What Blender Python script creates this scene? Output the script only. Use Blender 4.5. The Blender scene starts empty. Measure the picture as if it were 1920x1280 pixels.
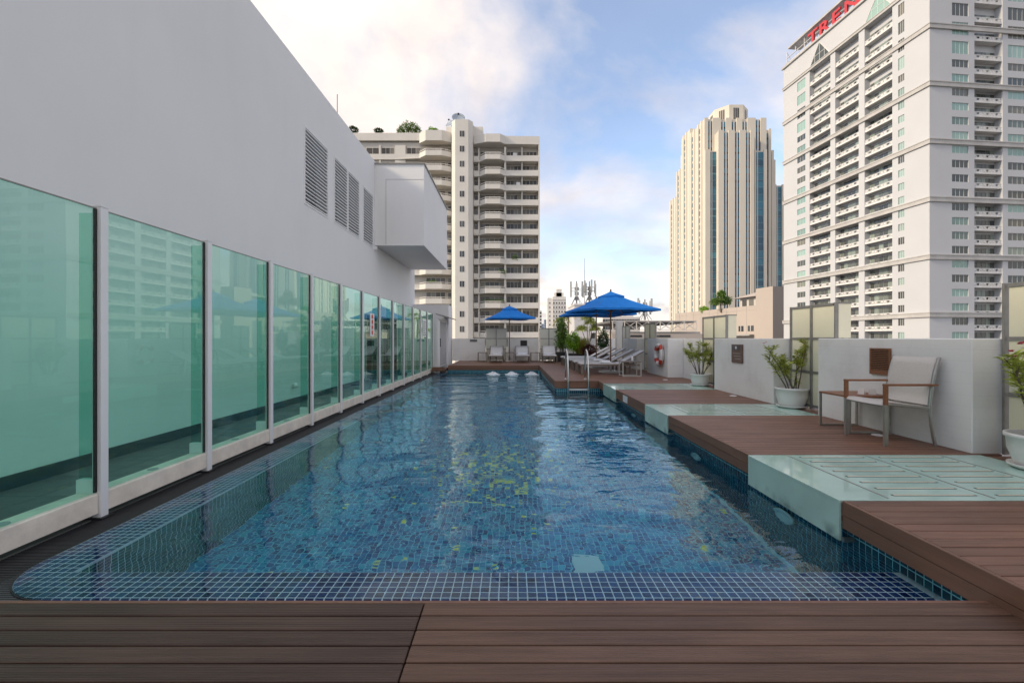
import bpy, math, random
from mathutils import Vector, Matrix
R = math.radians
random.seed(11)
sc = bpy.context.scene
COL = sc.collection
EYE = 1.05           # camera height over the timber deck (deck top = z 0)
F = 840.0            # focal length in photo pixels (1920 wide)
HOR = 634.5          # horizon row in the photo
GZ = -25.0           # street level

# ---------------------------------------------------------------- camera
cam = bpy.data.cameras.new('camera')
cam.sensor_width = 36.0
cam.lens = 36.0 * F / 1920.0
cam.shift_y = -(640 - HOR) / 1920.0
cam.clip_start = 0.05
cam.clip_end = 6000
camo = bpy.data.objects.new('camera', cam)
COL.objects.link(camo)
camo.location = (0, 0, EYE)
camo.rotation_euler = (R(90), 0, 0)
sc.camera = camo

# ---------------------------------------------------------------- world and sun
SUN_EL = R(29)
SUN_DIR = Vector((-0.975 * math.cos(SUN_EL), -0.222 * math.cos(SUN_EL), math.sin(SUN_EL)))   # towards the sun
w = bpy.data.worlds.new('World')
sc.world = w
w.use_nodes = True
nt = w.node_tree
nt.nodes.clear()
def wn(t, **k):
    n = nt.nodes.new(t)
    for a, b in k.items():
        setattr(n, a, b)
    return n
wo = wn('ShaderNodeOutputWorld')
bg = wn('ShaderNodeBackground')
bg.inputs['Strength'].default_value = 0.15
sky = wn('ShaderNodeTexSky')
sky.sky_type = 'NISHITA'
sky.sun_disc = False
sky.sun_elevation = SUN_EL
sky.sun_rotation = math.atan2(SUN_DIR.x, SUN_DIR.y)
sky.air_density = 0.85
sky.dust_density = 0.1
sky.ozone_density = 3.5
tc = wn('ShaderNodeTexCoord')
sep = wn('ShaderNodeSeparateXYZ')
nt.links.new(tc.outputs['Generated'], sep.inputs[0])
ab = wn('ShaderNodeMath', operation='ABSOLUTE')
nt.links.new(sep.outputs[2], ab.inputs[0])
ad = wn('ShaderNodeMath', operation='ADD')
nt.links.new(ab.outputs[0], ad.inputs[0]); ad.inputs[1].default_value = 0.30
dx = wn('ShaderNodeMath', operation='DIVIDE'); dy = wn('ShaderNodeMath', operation='DIVIDE')
nt.links.new(sep.outputs[0], dx.inputs[0]); nt.links.new(ad.outputs[0], dx.inputs[1])
nt.links.new(sep.outputs[1], dy.inputs[0]); nt.links.new(ad.outputs[0], dy.inputs[1])
cb = wn('ShaderNodeCombineXYZ')
nt.links.new(dx.outputs[0], cb.inputs[0]); nt.links.new(dy.outputs[0], cb.inputs[1])
CLOUD_OFF = (2.62, 12.0, 0.0)
mp = wn('ShaderNodeMapping'); mp.inputs['Location'].default_value = CLOUD_OFF
nt.links.new(cb.outputs[0], mp.inputs[0])
n1 = wn('ShaderNodeTexNoise'); n1.inputs['Scale'].default_value = 1.15
n1.inputs['Detail'].default_value = 9; n1.inputs['Roughness'].default_value = 0.56; n1.inputs['Distortion'].default_value = 0.35
nt.links.new(mp.outputs[0], n1.inputs['Vector'])
r1 = wn('ShaderNodeValToRGB')
r1.color_ramp.elements[0].position = 0.375; r1.color_ramp.elements[0].color = (0.12, 0.12, 0.12, 1)
r1.color_ramp.elements[1].position = 0.58; r1.color_ramp.elements[1].color = (1, 1, 1, 1)
nt.links.new(n1.outputs[0], r1.inputs[0])
n2 = wn('ShaderNodeTexNoise'); n2.inputs['Scale'].default_value = 2.1
n2.inputs['Detail'].default_value = 6; n2.inputs['Roughness'].default_value = 0.5
mp2 = wn('ShaderNodeMapping'); mp2.inputs['Location'].default_value = (11.0, 2.0, 4.0)
nt.links.new(cb.outputs[0], mp2.inputs[0]); nt.links.new(mp2.outputs[0], n2.inputs['Vector'])
r2 = wn('ShaderNodeValToRGB')
r2.color_ramp.elements[0].position = 0.36; r2.color_ramp.elements[0].color = (1.85, 1.9, 2.35, 1)
r2.color_ramp.elements[1].position = 0.66; r2.color_ramp.elements[1].color = (3.2, 3.15, 3.35, 1)
nt.links.new(n2.outputs[0], r2.inputs[0])
mx = wn('ShaderNodeMix', data_type='RGBA')
hzm = wn('ShaderNodeMapRange'); hzm.inputs[1].default_value = 0.02; hzm.inputs[2].default_value = 0.30; hzm.inputs[3].default_value = 0.985; hzm.inputs[4].default_value = 0.0
nt.links.new(ab.outputs[0], hzm.inputs[0])          # cloud banks close up towards the horizon, all the way round
hmx = wn('ShaderNodeMath', operation='MAXIMUM'); nt.links.new(hzm.outputs[0], hmx.inputs[0]); nt.links.new(r1.outputs[0], hmx.inputs[1])
nt.links.new(hmx.outputs[0], mx.inputs[0])
# clouds take part of their brightness from the clear sky behind them (brighter towards the sun)
bw = wn('ShaderNodeRGBToBW'); nt.links.new(sky.outputs[0], bw.inputs[0])
cs = wn('ShaderNodeMix', data_type='RGBA', blend_type='ADD'); cs.inputs[0].default_value = 0.05
nt.links.new(r2.outputs[0], cs.inputs[6]); nt.links.new(bw.outputs[0], cs.inputs[7])
hd = wn('ShaderNodeMapRange'); hd.inputs[1].default_value = 0.0; hd.inputs[2].default_value = 0.34; hd.inputs[3].default_value = 0.80; hd.inputs[4].default_value = 1.0
nt.links.new(ab.outputs[0], hd.inputs[0])           # far cloud banks are greyer than the ones overhead
hm = wn('ShaderNodeVectorMath', operation='SCALE'); nt.links.new(cs.outputs[2], hm.inputs[0]); nt.links.new(hd.outputs[0], hm.inputs['Scale'])
nt.links.new(sky.outputs[0], mx.inputs[6]); nt.links.new(hm.outputs[0], mx.inputs[7])
nt.links.new(mx.outputs[2], bg.inputs[0]); nt.links.new(bg.outputs[0], wo.inputs[0])

sl = bpy.data.lights.new('sun', 'SUN')
sl.energy = 1.5
sl.angle = R(10)          # sun veiled by thin cloud
sl.color = (1.0, 0.92, 0.80)
so = bpy.data.objects.new('sun', sl)
COL.objects.link(so)
so.rotation_euler = SUN_DIR.to_track_quat('Z', 'Y').to_euler()
so.location = (-40, 0, 60)

sc.view_settings.view_transform = 'Standard'
sc.view_settings.look = 'None'
sc.view_settings.exposure = 1.3
sc.view_settings.use_white_balance = True      # camera white balance for open shade
sc.view_settings.white_balance_temperature = 7900
sc.view_settings.white_balance_tint = 10
sc.view_settings.gamma = 1.0
sc.render.engine = 'CYCLES'
cy = sc.cycles
cy.use_denoising = True
cy.max_bounces = 10
cy.diffuse_bounces = 3
cy.glossy_bounces = 5
cy.transmission_bounces = 8
cy.transparent_max_bounces = 24
cy.caustics_refractive = True
cy.caustics_reflective = False
cy.sample_clamp_indirect = 6.0

# ---------------------------------------------------------------- materials
MATS = {}
def newmat(name):
    m = bpy.data.materials.new(name)
    m.use_nodes = True
    t = m.node_tree
    t.nodes.clear()
    return m, t
def nd(t, ty, **k):
    n = t.nodes.new(ty)
    for a, b in k.items():
        setattr(n, a, b)
    return n
def coords(t, scale=(1, 1, 1), rnd=False):
    c = nd(t, 'ShaderNodeTexCoord')
    m = nd(t, 'ShaderNodeMapping')
    m.inputs['Scale'].default_value = scale
    t.links.new(c.outputs['Object'], m.inputs[0])
    if not rnd:
        return m.outputs[0]
    oi = nd(t, 'ShaderNodeObjectInfo')
    mu = nd(t, 'ShaderNodeMath', operation='MULTIPLY'); mu.inputs[1].default_value = 91.7
    t.links.new(oi.outputs['Random'], mu.inputs[0])
    va = nd(t, 'ShaderNodeVectorMath', operation='ADD')
    t.links.new(m.outputs[0], va.inputs[0]); t.links.new(mu.outputs[0], va.inputs[1])
    return va.outputs[0]
def pm(name, col, rough=0.5, var=0.1, vs=5.0, bump=0.0, bs=40.0, metal=0.0, scale=(1, 1, 1), rnd=False,
       objvar=0.0, spec=0.5, dirt=0.0, dirtcol=(0.2, 0.19, 0.16), trans=0.0, bdist=0.01, coat=0.0):
    m, t = newmat(name)
    o = nd(t, 'ShaderNodeOutputMaterial'); p = nd(t, 'ShaderNodeBsdfPrincipled')
    t.links.new(p.outputs[0], o.inputs[0])
    v = coords(t, scale, rnd)
    n = nd(t, 'ShaderNodeTexNoise'); n.inputs['Scale'].default_value = vs; n.inputs['Detail'].default_value = 6
    n.inputs['Roughness'].default_value = 0.6
    t.links.new(v, n.inputs['Vector'])
    r = nd(t, 'ShaderNodeValToRGB')
    r.color_ramp.elements[0].position = 0.3; r.color_ramp.elements[1].position = 0.7
    r.color_ramp.elements[0].color = [c * (1 - var) for c in col] + [1]
    r.color_ramp.elements[1].color = [min(c * (1 + var), 0.95) for c in col] + [1]
    t.links.new(n.outputs[0], r.inputs[0])
    out = r.outputs[0]
    if dirt > 0:
        c2 = nd(t, 'ShaderNodeTexCoord')
        m2 = nd(t, 'ShaderNodeMapping'); m2.inputs['Scale'].default_value = (2.2, 2.2, 0.25)
        t.links.new(c2.outputs['Object'], m2.inputs[0])
        nn = nd(t, 'ShaderNodeTexNoise'); nn.inputs['Scale'].default_value = 1.3; nn.inputs['Detail'].default_value = 7
        t.links.new(m2.outputs[0], nn.inputs['Vector'])
        mr = nd(t, 'ShaderNodeMapRange'); mr.inputs[1].default_value = 0.5; mr.inputs[2].default_value = 0.8
        mr.inputs[3].default_value = 0; mr.inputs[4].default_value = dirt
        t.links.new(nn.outputs[0], mr.inputs[0])
        mm = nd(t, 'ShaderNodeMix', data_type='RGBA')
        t.links.new(mr.outputs[0], mm.inputs[0]); t.links.new(out, mm.inputs[6])
        mm.inputs[7].default_value = (*dirtcol, 1)
        out = mm.outputs[2]
    if objvar > 0:
        oi = nd(t, 'ShaderNodeObjectInfo')
        mr = nd(t, 'ShaderNodeMapRange'); mr.inputs[3].default_value = 1 - objvar; mr.inputs[4].default_value = 1 + objvar
        t.links.new(oi.outputs['Random'], mr.inputs[0])
        hs = nd(t, 'ShaderNodeHueSaturation')
        t.links.new(mr.outputs[0], hs.inputs['Value']); t.links.new(out, hs.inputs['Color'])
        out = hs.outputs[0]
    t.links.new(out, p.inputs['Base Color'])
    p.inputs['Roughness'].default_value = rough
    p.inputs['Metallic'].default_value = metal
    p.inputs['Specular IOR Level'].default_value = spec
    p.inputs['Coat Weight'].default_value = coat
    if trans:
        p.inputs['Transmission Weight'].default_value = trans
    if bump > 0:
        n3 = nd(t, 'ShaderNodeTexNoise'); n3.inputs['Scale'].default_value = bs; n3.inputs['Detail'].default_value = 4
        t.links.new(v, n3.inputs['Vector'])
        b = nd(t, 'ShaderNodeBump'); b.inputs['Strength'].default_value = bump; b.inputs['Distance'].default_value = bdist
        t.links.new(n3.outputs[0], b.inputs['Height']); t.links.new(b.outputs[0], p.inputs['Normal'])
    MATS[name] = m
    return m

def board_mat(name, col, rough):
    """ribbed composite board: fine ribs along x, lengthwise grain, each board its own tone"""
    m, t = newmat(name)
    o = nd(t, 'ShaderNodeOutputMaterial'); p = nd(t, 'ShaderNodeBsdfPrincipled')
    t.links.new(p.outputs[0], o.inputs[0])
    v = coords(t, (0.9, 22, 8), True)
    n = nd(t, 'ShaderNodeTexNoise'); n.inputs['Scale'].default_value = 2.2; n.inputs['Detail'].default_value = 7; n.inputs['Roughness'].default_value = 0.65
    t.links.new(v, n.inputs['Vector'])
    r = nd(t, 'ShaderNodeValToRGB')
    r.color_ramp.elements[0].position = 0.28; r.color_ramp.elements[1].position = 0.72
    r.color_ramp.elements[0].color = [c * 0.66 for c in col] + [1]
    r.color_ramp.elements[1].color = [c * 1.2 for c in col] + [1]
    t.links.new(n.outputs[0], r.inputs[0])
    # blotchy wear
    v2 = coords(t, (0.8, 2.0, 1), True)
    n2 = nd(t, 'ShaderNodeTexNoise'); n2.inputs['Scale'].default_value = 1.6; n2.inputs['Detail'].default_value = 5
    t.links.new(v2, n2.inputs['Vector'])
    mr0 = nd(t, 'ShaderNodeMapRange'); mr0.inputs[1].default_value = 0.3; mr0.inputs[2].default_value = 0.7; mr0.inputs[3].default_value = 0.78; mr0.inputs[4].default_value = 1.2
    t.links.new(n2.outputs[0], mr0.inputs[0])
    oi = nd(t, 'ShaderNodeObjectInfo')
    mr = nd(t, 'ShaderNodeMapRange'); mr.inputs[3].default_value = 0.86; mr.inputs[4].default_value = 1.14
    t.links.new(oi.outputs['Random'], mr.inputs[0])
    mu = nd(t, 'ShaderNodeMath', operation='MULTIPLY')
    t.links.new(mr0.outputs[0], mu.inputs[0]); t.links.new(mr.outputs[0], mu.inputs[1])
    hs = nd(t, 'ShaderNodeHueSaturation')
    t.links.new(mu.outputs[0], hs.inputs['Value']); t.links.new(r.outputs[0], hs.inputs['Color'])
    t.links.new(hs.outputs[0], p.inputs['Base Color'])
    p.inputs['Roughness'].default_value = rough
    p.inputs['Specular IOR Level'].default_value = 0.32
    c = nd(t, 'ShaderNodeTexCoord'); sp = nd(t, 'ShaderNodeSeparateXYZ')
    t.links.new(c.outputs['Object'], sp.inputs[0])
    ml = nd(t, 'ShaderNodeMath', operation='MULTIPLY'); ml.inputs[1].default_value = 2 * math.pi / 0.0115
    t.links.new(sp.outputs[1], ml.inputs[0])
    sn = nd(t, 'ShaderNodeMath', operation='SINE'); t.links.new(ml.outputs[0], sn.inputs[0])
    b = nd(t, 'ShaderNodeBump'); b.inputs['Strength'].default_value = 0.35; b.inputs['Distance'].default_value = 0.0015
    t.links.new(sn.outputs[0], b.inputs['Height'])
    b2 = nd(t, 'ShaderNodeBump'); b2.inputs['Strength'].default_value = 0.25; b2.inputs['Distance'].default_value = 0.002
    t.links.new(n.outputs[0], b2.inputs['Height']); t.links.new(b.outputs[0], b2.inputs['Normal'])
    t.links.new(b2.outputs[0], p.inputs['Normal'])
    MATS[name] = m

def ramp_random_mat(name, stops, rough, spec=0.5, island=True, bumpy=0.0, fine=0.06):
    """colour picked per mosaic piece / per object"""
    m, t = newmat(name)
    o = nd(t, 'ShaderNodeOutputMaterial'); p = nd(t, 'ShaderNodeBsdfPrincipled')
    t.links.new(p.outputs[0], o.inputs[0])
    oi = nd(t, 'ShaderNodeObjectInfo')
    val = oi.outputs['Random']
    if island:
        g = nd(t, 'ShaderNodeNewGeometry')
        a = nd(t, 'ShaderNodeMath', operation='ADD'); f = nd(t, 'ShaderNodeMath', operation='FRACT')
        t.links.new(val, a.inputs[0]); t.links.new(g.outputs['Random Per Island'], a.inputs[1]); t.links.new(a.outputs[0], f.inputs[0])
        val = f.outputs[0]
    r = nd(t, 'ShaderNodeValToRGB'); r.color_ramp.interpolation = 'LINEAR'
    while len(r.color_ramp.elements) < len(stops):
        r.color_ramp.elements.new(0.5)
    for e, (ps, c) in zip(r.color_ramp.elements, stops):
        e.position = ps; e.color = (*c, 1)
    t.links.new(val, r.inputs[0])
    v = coords(t)
    n = nd(t, 'ShaderNodeTexNoise'); n.inputs['Scale'].default_value = 9; n.inputs['Detail'].default_value = 5
    t.links.new(v, n.inputs['Vector'])
    mr = nd(t, 'ShaderNodeMapRange'); mr.inputs[3].default_value = 1 - fine * 3; mr.inputs[4].default_value = 1 + fine * 3
    t.links.new(n.outputs[0], mr.inputs[0])
    hs = nd(t, 'ShaderNodeHueSaturation')
    t.links.new(mr.outputs[0], hs.inputs['Value']); t.links.new(r.outputs[0], hs.inputs['Color'])
    t.links.new(hs.outputs[0], p.inputs['Base Color'])
    p.inputs['Roughness'].default_value = rough
    p.inputs['Specular IOR Level'].default_value = spec
    MATS[name] = m

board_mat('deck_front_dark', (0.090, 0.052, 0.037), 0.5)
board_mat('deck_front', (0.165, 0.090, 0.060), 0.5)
board_mat('deck_right', (0.235, 0.118, 0.078), 0.46)
pm('fascia', (0.21, 0.105, 0.066), 0.55, 0.14, 3, 0.2, 60, scale=(8, 0.6, 8), rnd=True, objvar=0.1)
pm('white_wall', (0.82, 0.81, 0.795), 0.75, 0.025, 0.5, 0.12, 120, dirt=0.05, dirtcol=(0.45, 0.43, 0.4), bdist=0.004)
pm('white_paint', (0.82, 0.815, 0.80), 0.5, 0.03, 3, dirt=0.1)
pm('cream_rail', (0.84, 0.75, 0.63), 0.55, 0.14, 6, 0.15, 40, rnd=True, dirt=0.3, dirtcol=(0.6, 0.6, 0.57))
pm('black', (0.015, 0.015, 0.016), 0.5)
pm('dark_recess', (0.03, 0.03, 0.03), 0.8)
pm('grating', (0.030, 0.028, 0.030), 0.5, 0.3, 30)
pm('slate', (0.10, 0.105, 0.095), 0.55, 0.25, 5, 0.3, 30, rnd=True, objvar=0.12)
pm('skirting', (0.02, 0.035, 0.035), 0.5, 0.1)
pm('steel', (0.62, 0.62, 0.60), 0.22, 0.08, 8, metal=1.0)
pm('brushed', (0.48, 0.47, 0.44), 0.36, 0.1, 12, metal=0.9)
pm('teak', (0.26, 0.105, 0.048), 0.45, 0.3, 3, 0.2, 60, scale=(2, 20, 20), rnd=True)
pm('sling', (0.62, 0.575, 0.52), 0.7, 0.05, 60, 0.3, 400, bdist=0.001)
pm('sling_white', (0.74, 0.72, 0.70), 0.75, 0.05, 20, 0.3, 200, bdist=0.002)
pm('towel', (0.80, 0.80, 0.83), 0.9, 0.06, 20, 0.5, 150, bdist=0.004)
pm('lounger_frame', (0.20, 0.155, 0.125), 0.5, 0.15, 8)
pm('umbrella_blue', (0.003, 0.20, 0.62), 0.85, 0.12, 4, 0.25, 120, bdist=0.002, spec=0.15)
pm('pole_wood', (0.22, 0.11, 0.055), 0.5, 0.2, 6)
pm('pot_white', (0.76, 0.75, 0.72), 0.35, 0.05, 5, dirt=0.16, coat=0.2)
pm('soil', (0.05, 0.035, 0.025), 0.95, 0.4, 30, 0.8, 60)
pm('bark', (0.16, 0.125, 0.095), 0.9, 0.3, 20, 0.5, 60)
pm('leaf_lime', (0.42, 0.47, 0.09), 0.5, 0.35, 7, rnd=True, spec=0.35)
pm('leaf_mid', (0.14, 0.25, 0.05), 0.5, 0.35, 7, rnd=True, spec=0.35)
pm('leaf_dark', (0.035, 0.085, 0.02), 0.5, 0.4, 4, rnd=True, spec=0.35)
pm('leaf_bright', (0.20, 0.40, 0.02), 0.5, 0.35, 6, rnd=True, spec=0.35)
pm('leaf_straw', (0.30, 0.29, 0.06), 0.6, 0.35, 6, rnd=True, spec=0.3)
pm('leaf_red', (0.10, 0.03, 0.02), 0.6, 0.4, 6, rnd=True, spec=0.3)
pm('flower_pink', (0.62, 0.10, 0.16), 0.6, 0.3, 30)
pm('pot_dark', (0.03, 0.026, 0.024), 0.6, 0.3)
pm('screen_panel', (0.88, 0.83, 0.62), 0.28, 0.05, 1.2, rnd=True, objvar=0.05)
pm('screen_panel_grey', (0.70, 0.69, 0.60), 0.28, 0.05, 1.2, rnd=True, objvar=0.05)
pm('screen_frame', (0.30, 0.285, 0.26), 0.45, 0.12, 10, metal=0.4)
pm('plaque_brown', (0.17, 0.105, 0.08), 0.35, 0.08)
pm('plaque_grey', (0.10, 0.10, 0.105), 0.3, 0.08)
pm('ring_white', (0.80, 0.78, 0.75), 0.5, 0.04)
pm('ring_red', (0.62, 0.06, 0.03), 0.5, 0.1)
pm('rope', (0.55, 0.5, 0.42), 0.8, 0.1)
pm('foam', (0.88, 0.9, 0.92), 0.5, 0.05)
pm('pool_white', (0.50, 0.80, 0.78), 0.3, 0.05)
pm('concrete', (0.36, 0.35, 0.33), 0.85, 0.15, 1.0, 0.2, 20)
pm('city_ground', (0.16, 0.16, 0.155), 0.9, 0.3, 0.02)
pm('apt_cream', (0.70, 0.665, 0.61), 0.8, 0.05, 0.25, dirt=0.10, dirtcol=(0.42, 0.38, 0.32))
pm('apt_inner', (0.52, 0.49, 0.45), 0.85, 0.08, 0.3)
pm('hotel_white', (0.51, 0.515, 0.53), 0.75, 0.03, 0.12, dirt=0.06, dirtcol=(0.5, 0.49, 0.47))
pm('hotel_band', (0.46, 0.445, 0.43), 0.85, 0.12, 0.4, dirt=0.3, dirtcol=(0.3, 0.29, 0.27))
pm('hotel_inner', (0.50, 0.49, 0.47), 0.85, 0.08, 0.4)
pm('hotel_rail', (0.66, 0.645, 0.63), 0.8, 0.1, 1.5)
pm('sign_red', (0.55, 0.035, 0.045), 0.45, 0.06)
pm('tower_cream', (0.66, 0.60, 0.51), 0.8, 0.04, 0.08, dirt=0.05)
pm('peach', (0.45, 0.385, 0.34), 0.85, 0.03, 0.3, dirt=0.10, dirtcol=(0.45, 0.36, 0.3))
pm('roof_grey', (0.16, 0.16, 0.165), 0.7, 0.2, 0.5)
pm('steel_paint', (0.55, 0.53, 0.49), 0.5, 0.1, 2)
pm('mast_grey', (0.22, 0.22, 0.23), 0.5, 0.15, 2)
pm('antenna_grey', (0.45, 0.45, 0.44), 0.5, 0.1, 2)
pm('dish_grey', (0.34, 0.40, 0.46), 0.6, 0.1, 2)
pm('far_white', (0.70, 0.68, 0.66), 0.85, 0.04, 0.05)
pm('far_grey', (0.58, 0.58, 0.60), 0.85, 0.04, 0.05)
pm('far_blue', (0.30, 0.38, 0.50), 0.6, 0.1, 0.05)
pm('sign_white', (0.8, 0.78, 0.77), 0.5, 0.02)
pm('grout', (0.80, 0.84, 0.88), 0.6, 0.06, 12)
pm('grout_deep', (0.20, 0.66, 0.78), 0.6, 0.1, 6)
pm('slot_cream', (0.86, 0.82, 0.62), 0.4, 0.05)
pm('table_card', (0.72, 0.66, 0.60), 0.7, 0.05)

ramp_random_mat('tile_navy', [(0, (0.004, 0.012, 0.075)), (0.35, (0.008, 0.028, 0.13)), (0.7, (0.014, 0.045, 0.18)), (1, (0.010, 0.065, 0.17))], 0.22)
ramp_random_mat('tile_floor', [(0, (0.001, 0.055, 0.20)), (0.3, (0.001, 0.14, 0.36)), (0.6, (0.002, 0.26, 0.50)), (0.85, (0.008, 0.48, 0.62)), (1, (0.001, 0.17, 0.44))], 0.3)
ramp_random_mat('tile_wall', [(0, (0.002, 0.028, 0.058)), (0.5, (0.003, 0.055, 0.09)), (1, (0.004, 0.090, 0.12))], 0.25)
ramp_random_mat('tile_lime', [(0, (0.72, 0.80, 0.10)), (0.5, (0.85, 0.88, 0.22)), (1, (0.75, 0.88, 0.40))], 0.3)
ramp_random_mat('win_apt', [(0, (0.03, 0.03, 0.03)), (0.4, (0.07, 0.065, 0.06)), (0.55, (0.16, 0.15, 0.13)), (0.8, (0.24, 0.235, 0.21)), (0.92, (0.05, 0.05, 0.05)), (1, (0.28, 0.25, 0.16))], 0.12, island=True)
ramp_random_mat('win_hotel', [(0, (0.05, 0.06, 0.06)), (0.3, (0.09, 0.105, 0.10)), (0.42, (0.22, 0.36, 0.32)), (0.75, (0.30, 0.46, 0.41)), (0.85, (0.18, 0.17, 0.13)), (1, (0.06, 0.075, 0.075))], 0.10, island=False)
ramp_random_mat('win_hotel_dark', [(0, (0.05, 0.055, 0.055)), (0.6, (0.13, 0.145, 0.135)), (1, (0.28, 0.34, 0.30))], 0.12, island=True)
ramp_random_mat('win_tower', [(0, (0.015, 0.085, 0.14)), (0.5, (0.025, 0.15, 0.23)), (0.8, (0.045, 0.24, 0.32)), (1, (0.018, 0.07, 0.12))], 0.08, island=True)
ramp_random_mat('win_dark', [(0, (0.02, 0.022, 0.026)), (1, (0.09, 0.095, 0.1))], 0.15, island=True)

def brick_white(name):
    """white painted masonry: coursing shows as fine relief"""
    m, t = newmat(name)
    o = nd(t, 'ShaderNodeOutputMaterial'); p = nd(t, 'ShaderNodeBsdfPrincipled')
    t.links.new(p.outputs[0], o.inputs[0])
    c = nd(t, 'ShaderNodeTexCoord'); sp = nd(t, 'ShaderNodeSeparateXYZ'); cbn = nd(t, 'ShaderNodeCombineXYZ')
    t.links.new(c.outputs['Object'], sp.inputs[0])
    a = nd(t, 'ShaderNodeMath', operation='ADD')
    t.links.new(sp.outputs[0], a.inputs[0]); t.links.new(sp.outputs[1], a.inputs[1])
    t.links.new(a.outputs[0], cbn.inputs[0]); t.links.new(sp.outputs[2], cbn.inputs[1])
    b = nd(t, 'ShaderNodeTexBrick')
    b.inputs['Scale'].default_value = 1.0; b.inputs['Brick Width'].default_value = 0.62; b.inputs['Row Height'].default_value = 0.105
    b.inputs['Mortar Size'].default_value = 0.003; b.inputs['Mortar Smooth'].default_value = 0.6
    b.inputs['Color1'].default_value = (0.86, 0.845, 0.81, 1); b.inputs['Color2'].default_value = (0.85, 0.835, 0.80, 1)
    b.inputs['Mortar'].default_value = (0.81, 0.795, 0.765, 1)
    t.links.new(cbn.outputs[0], b.inputs['Vector'])
    n = nd(t, 'ShaderNodeTexNoise'); n.inputs['Scale'].default_value = 2.2; n.inputs['Detail'].default_value = 8; n.inputs['Roughness'].default_value = 0.65
    t.links.new(c.outputs['Object'], n.inputs['Vector'])
    mr = nd(t, 'ShaderNodeMapRange'); mr.inputs[1].default_value = 0.5; mr.inputs[2].default_value = 0.80; mr.inputs[4].default_value = 0.42
    t.links.new(n.outputs[0], mr.inputs[0])
    mm = nd(t, 'ShaderNodeMix', data_type='RGBA'); mm.inputs[7].default_value = (0.55, 0.525, 0.48, 1)
    t.links.new(mr.outputs[0], mm.inputs[0]); t.links.new(b.outputs['Color'], mm.inputs[6])
    t.links.new(mm.outputs[2], p.inputs['Base Color'])
    p.inputs['Roughness'].default_value = 0.7
    bp = nd(t, 'ShaderNodeBump'); bp.inputs['Strength'].default_value = 0.20; bp.inputs['Distance'].default_value = 0.004
    n4 = nd(t, 'ShaderNodeTexNoise'); n4.inputs['Scale'].default_value = 28; n4.inputs['Detail'].default_value = 4
    t.links.new(c.outputs['Object'], n4.inputs['Vector'])
    su = nd(t, 'ShaderNodeMath', operation='SUBTRACT')
    t.links.new(n4.outputs[0], su.inputs[0]); t.links.new(b.outputs['Fac'], su.inputs[1])
    t.links.new(su.outputs[0], bp.inputs['Height']); t.links.new(bp.outputs[0], p.inputs['Normal'])
    MATS[name] = m
brick_white('painted_masonry')

def pane_mat(name, tint, ior=1.5, rough=0.0):
    m, t = newmat(name)
    o = nd(t, 'ShaderNodeOutputMaterial')
    tr = nd(t, 'ShaderNodeBsdfTransparent'); tr.inputs[0].default_value = (*tint, 1)
    gl = nd(t, 'ShaderNodeBsdfGlossy'); gl.inputs['Roughness'].default_value = rough; gl.inputs[0].default_value = (0.92, 1.0, 0.98, 1)
    fr = nd(t, 'ShaderNodeFresnel')
    ge = nd(t, 'ShaderNodeNewGeometry'); mi = nd(t, 'ShaderNodeMapRange')
    mi.inputs[3].default_value = ior; mi.inputs[4].default_value = 1.0 / ior      # same reflectance from both sides of the thin pane
    t.links.new(ge.outputs['Backfacing'], mi.inputs[0]); t.links.new(mi.outputs[0], fr.inputs[0])
    v = coords(t, (1, 1, 1), True)
    n = nd(t, 'ShaderNodeTexNoise'); n.inputs['Scale'].default_value = 0.9; n.inputs['Detail'].default_value = 1
    t.links.new(v, n.inputs['Vector'])
    b = nd(t, 'ShaderNodeBump'); b.inputs['Strength'].default_value = 0.05; b.inputs['Distance'].default_value = 0.02
    t.links.new(n.outputs[0], b.inputs['Height']); t.links.new(b.outputs[0], gl.inputs['Normal'])
    mxs = nd(t, 'ShaderNodeMixShader')
    t.links.new(fr.outputs[0], mxs.inputs[0]); t.links.new(tr.outputs[0], mxs.inputs[1]); t.links.new(gl.outputs[0], mxs.inputs[2])
    t.links.new(mxs.outputs[0], o.inputs[0])
    MATS[name] = m
pane_mat('fence_glass', (0.76, 0.985, 0.92), 1.47)
pane_mat('fin_glass', (0.60, 0.86, 0.80), 1.45)

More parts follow.
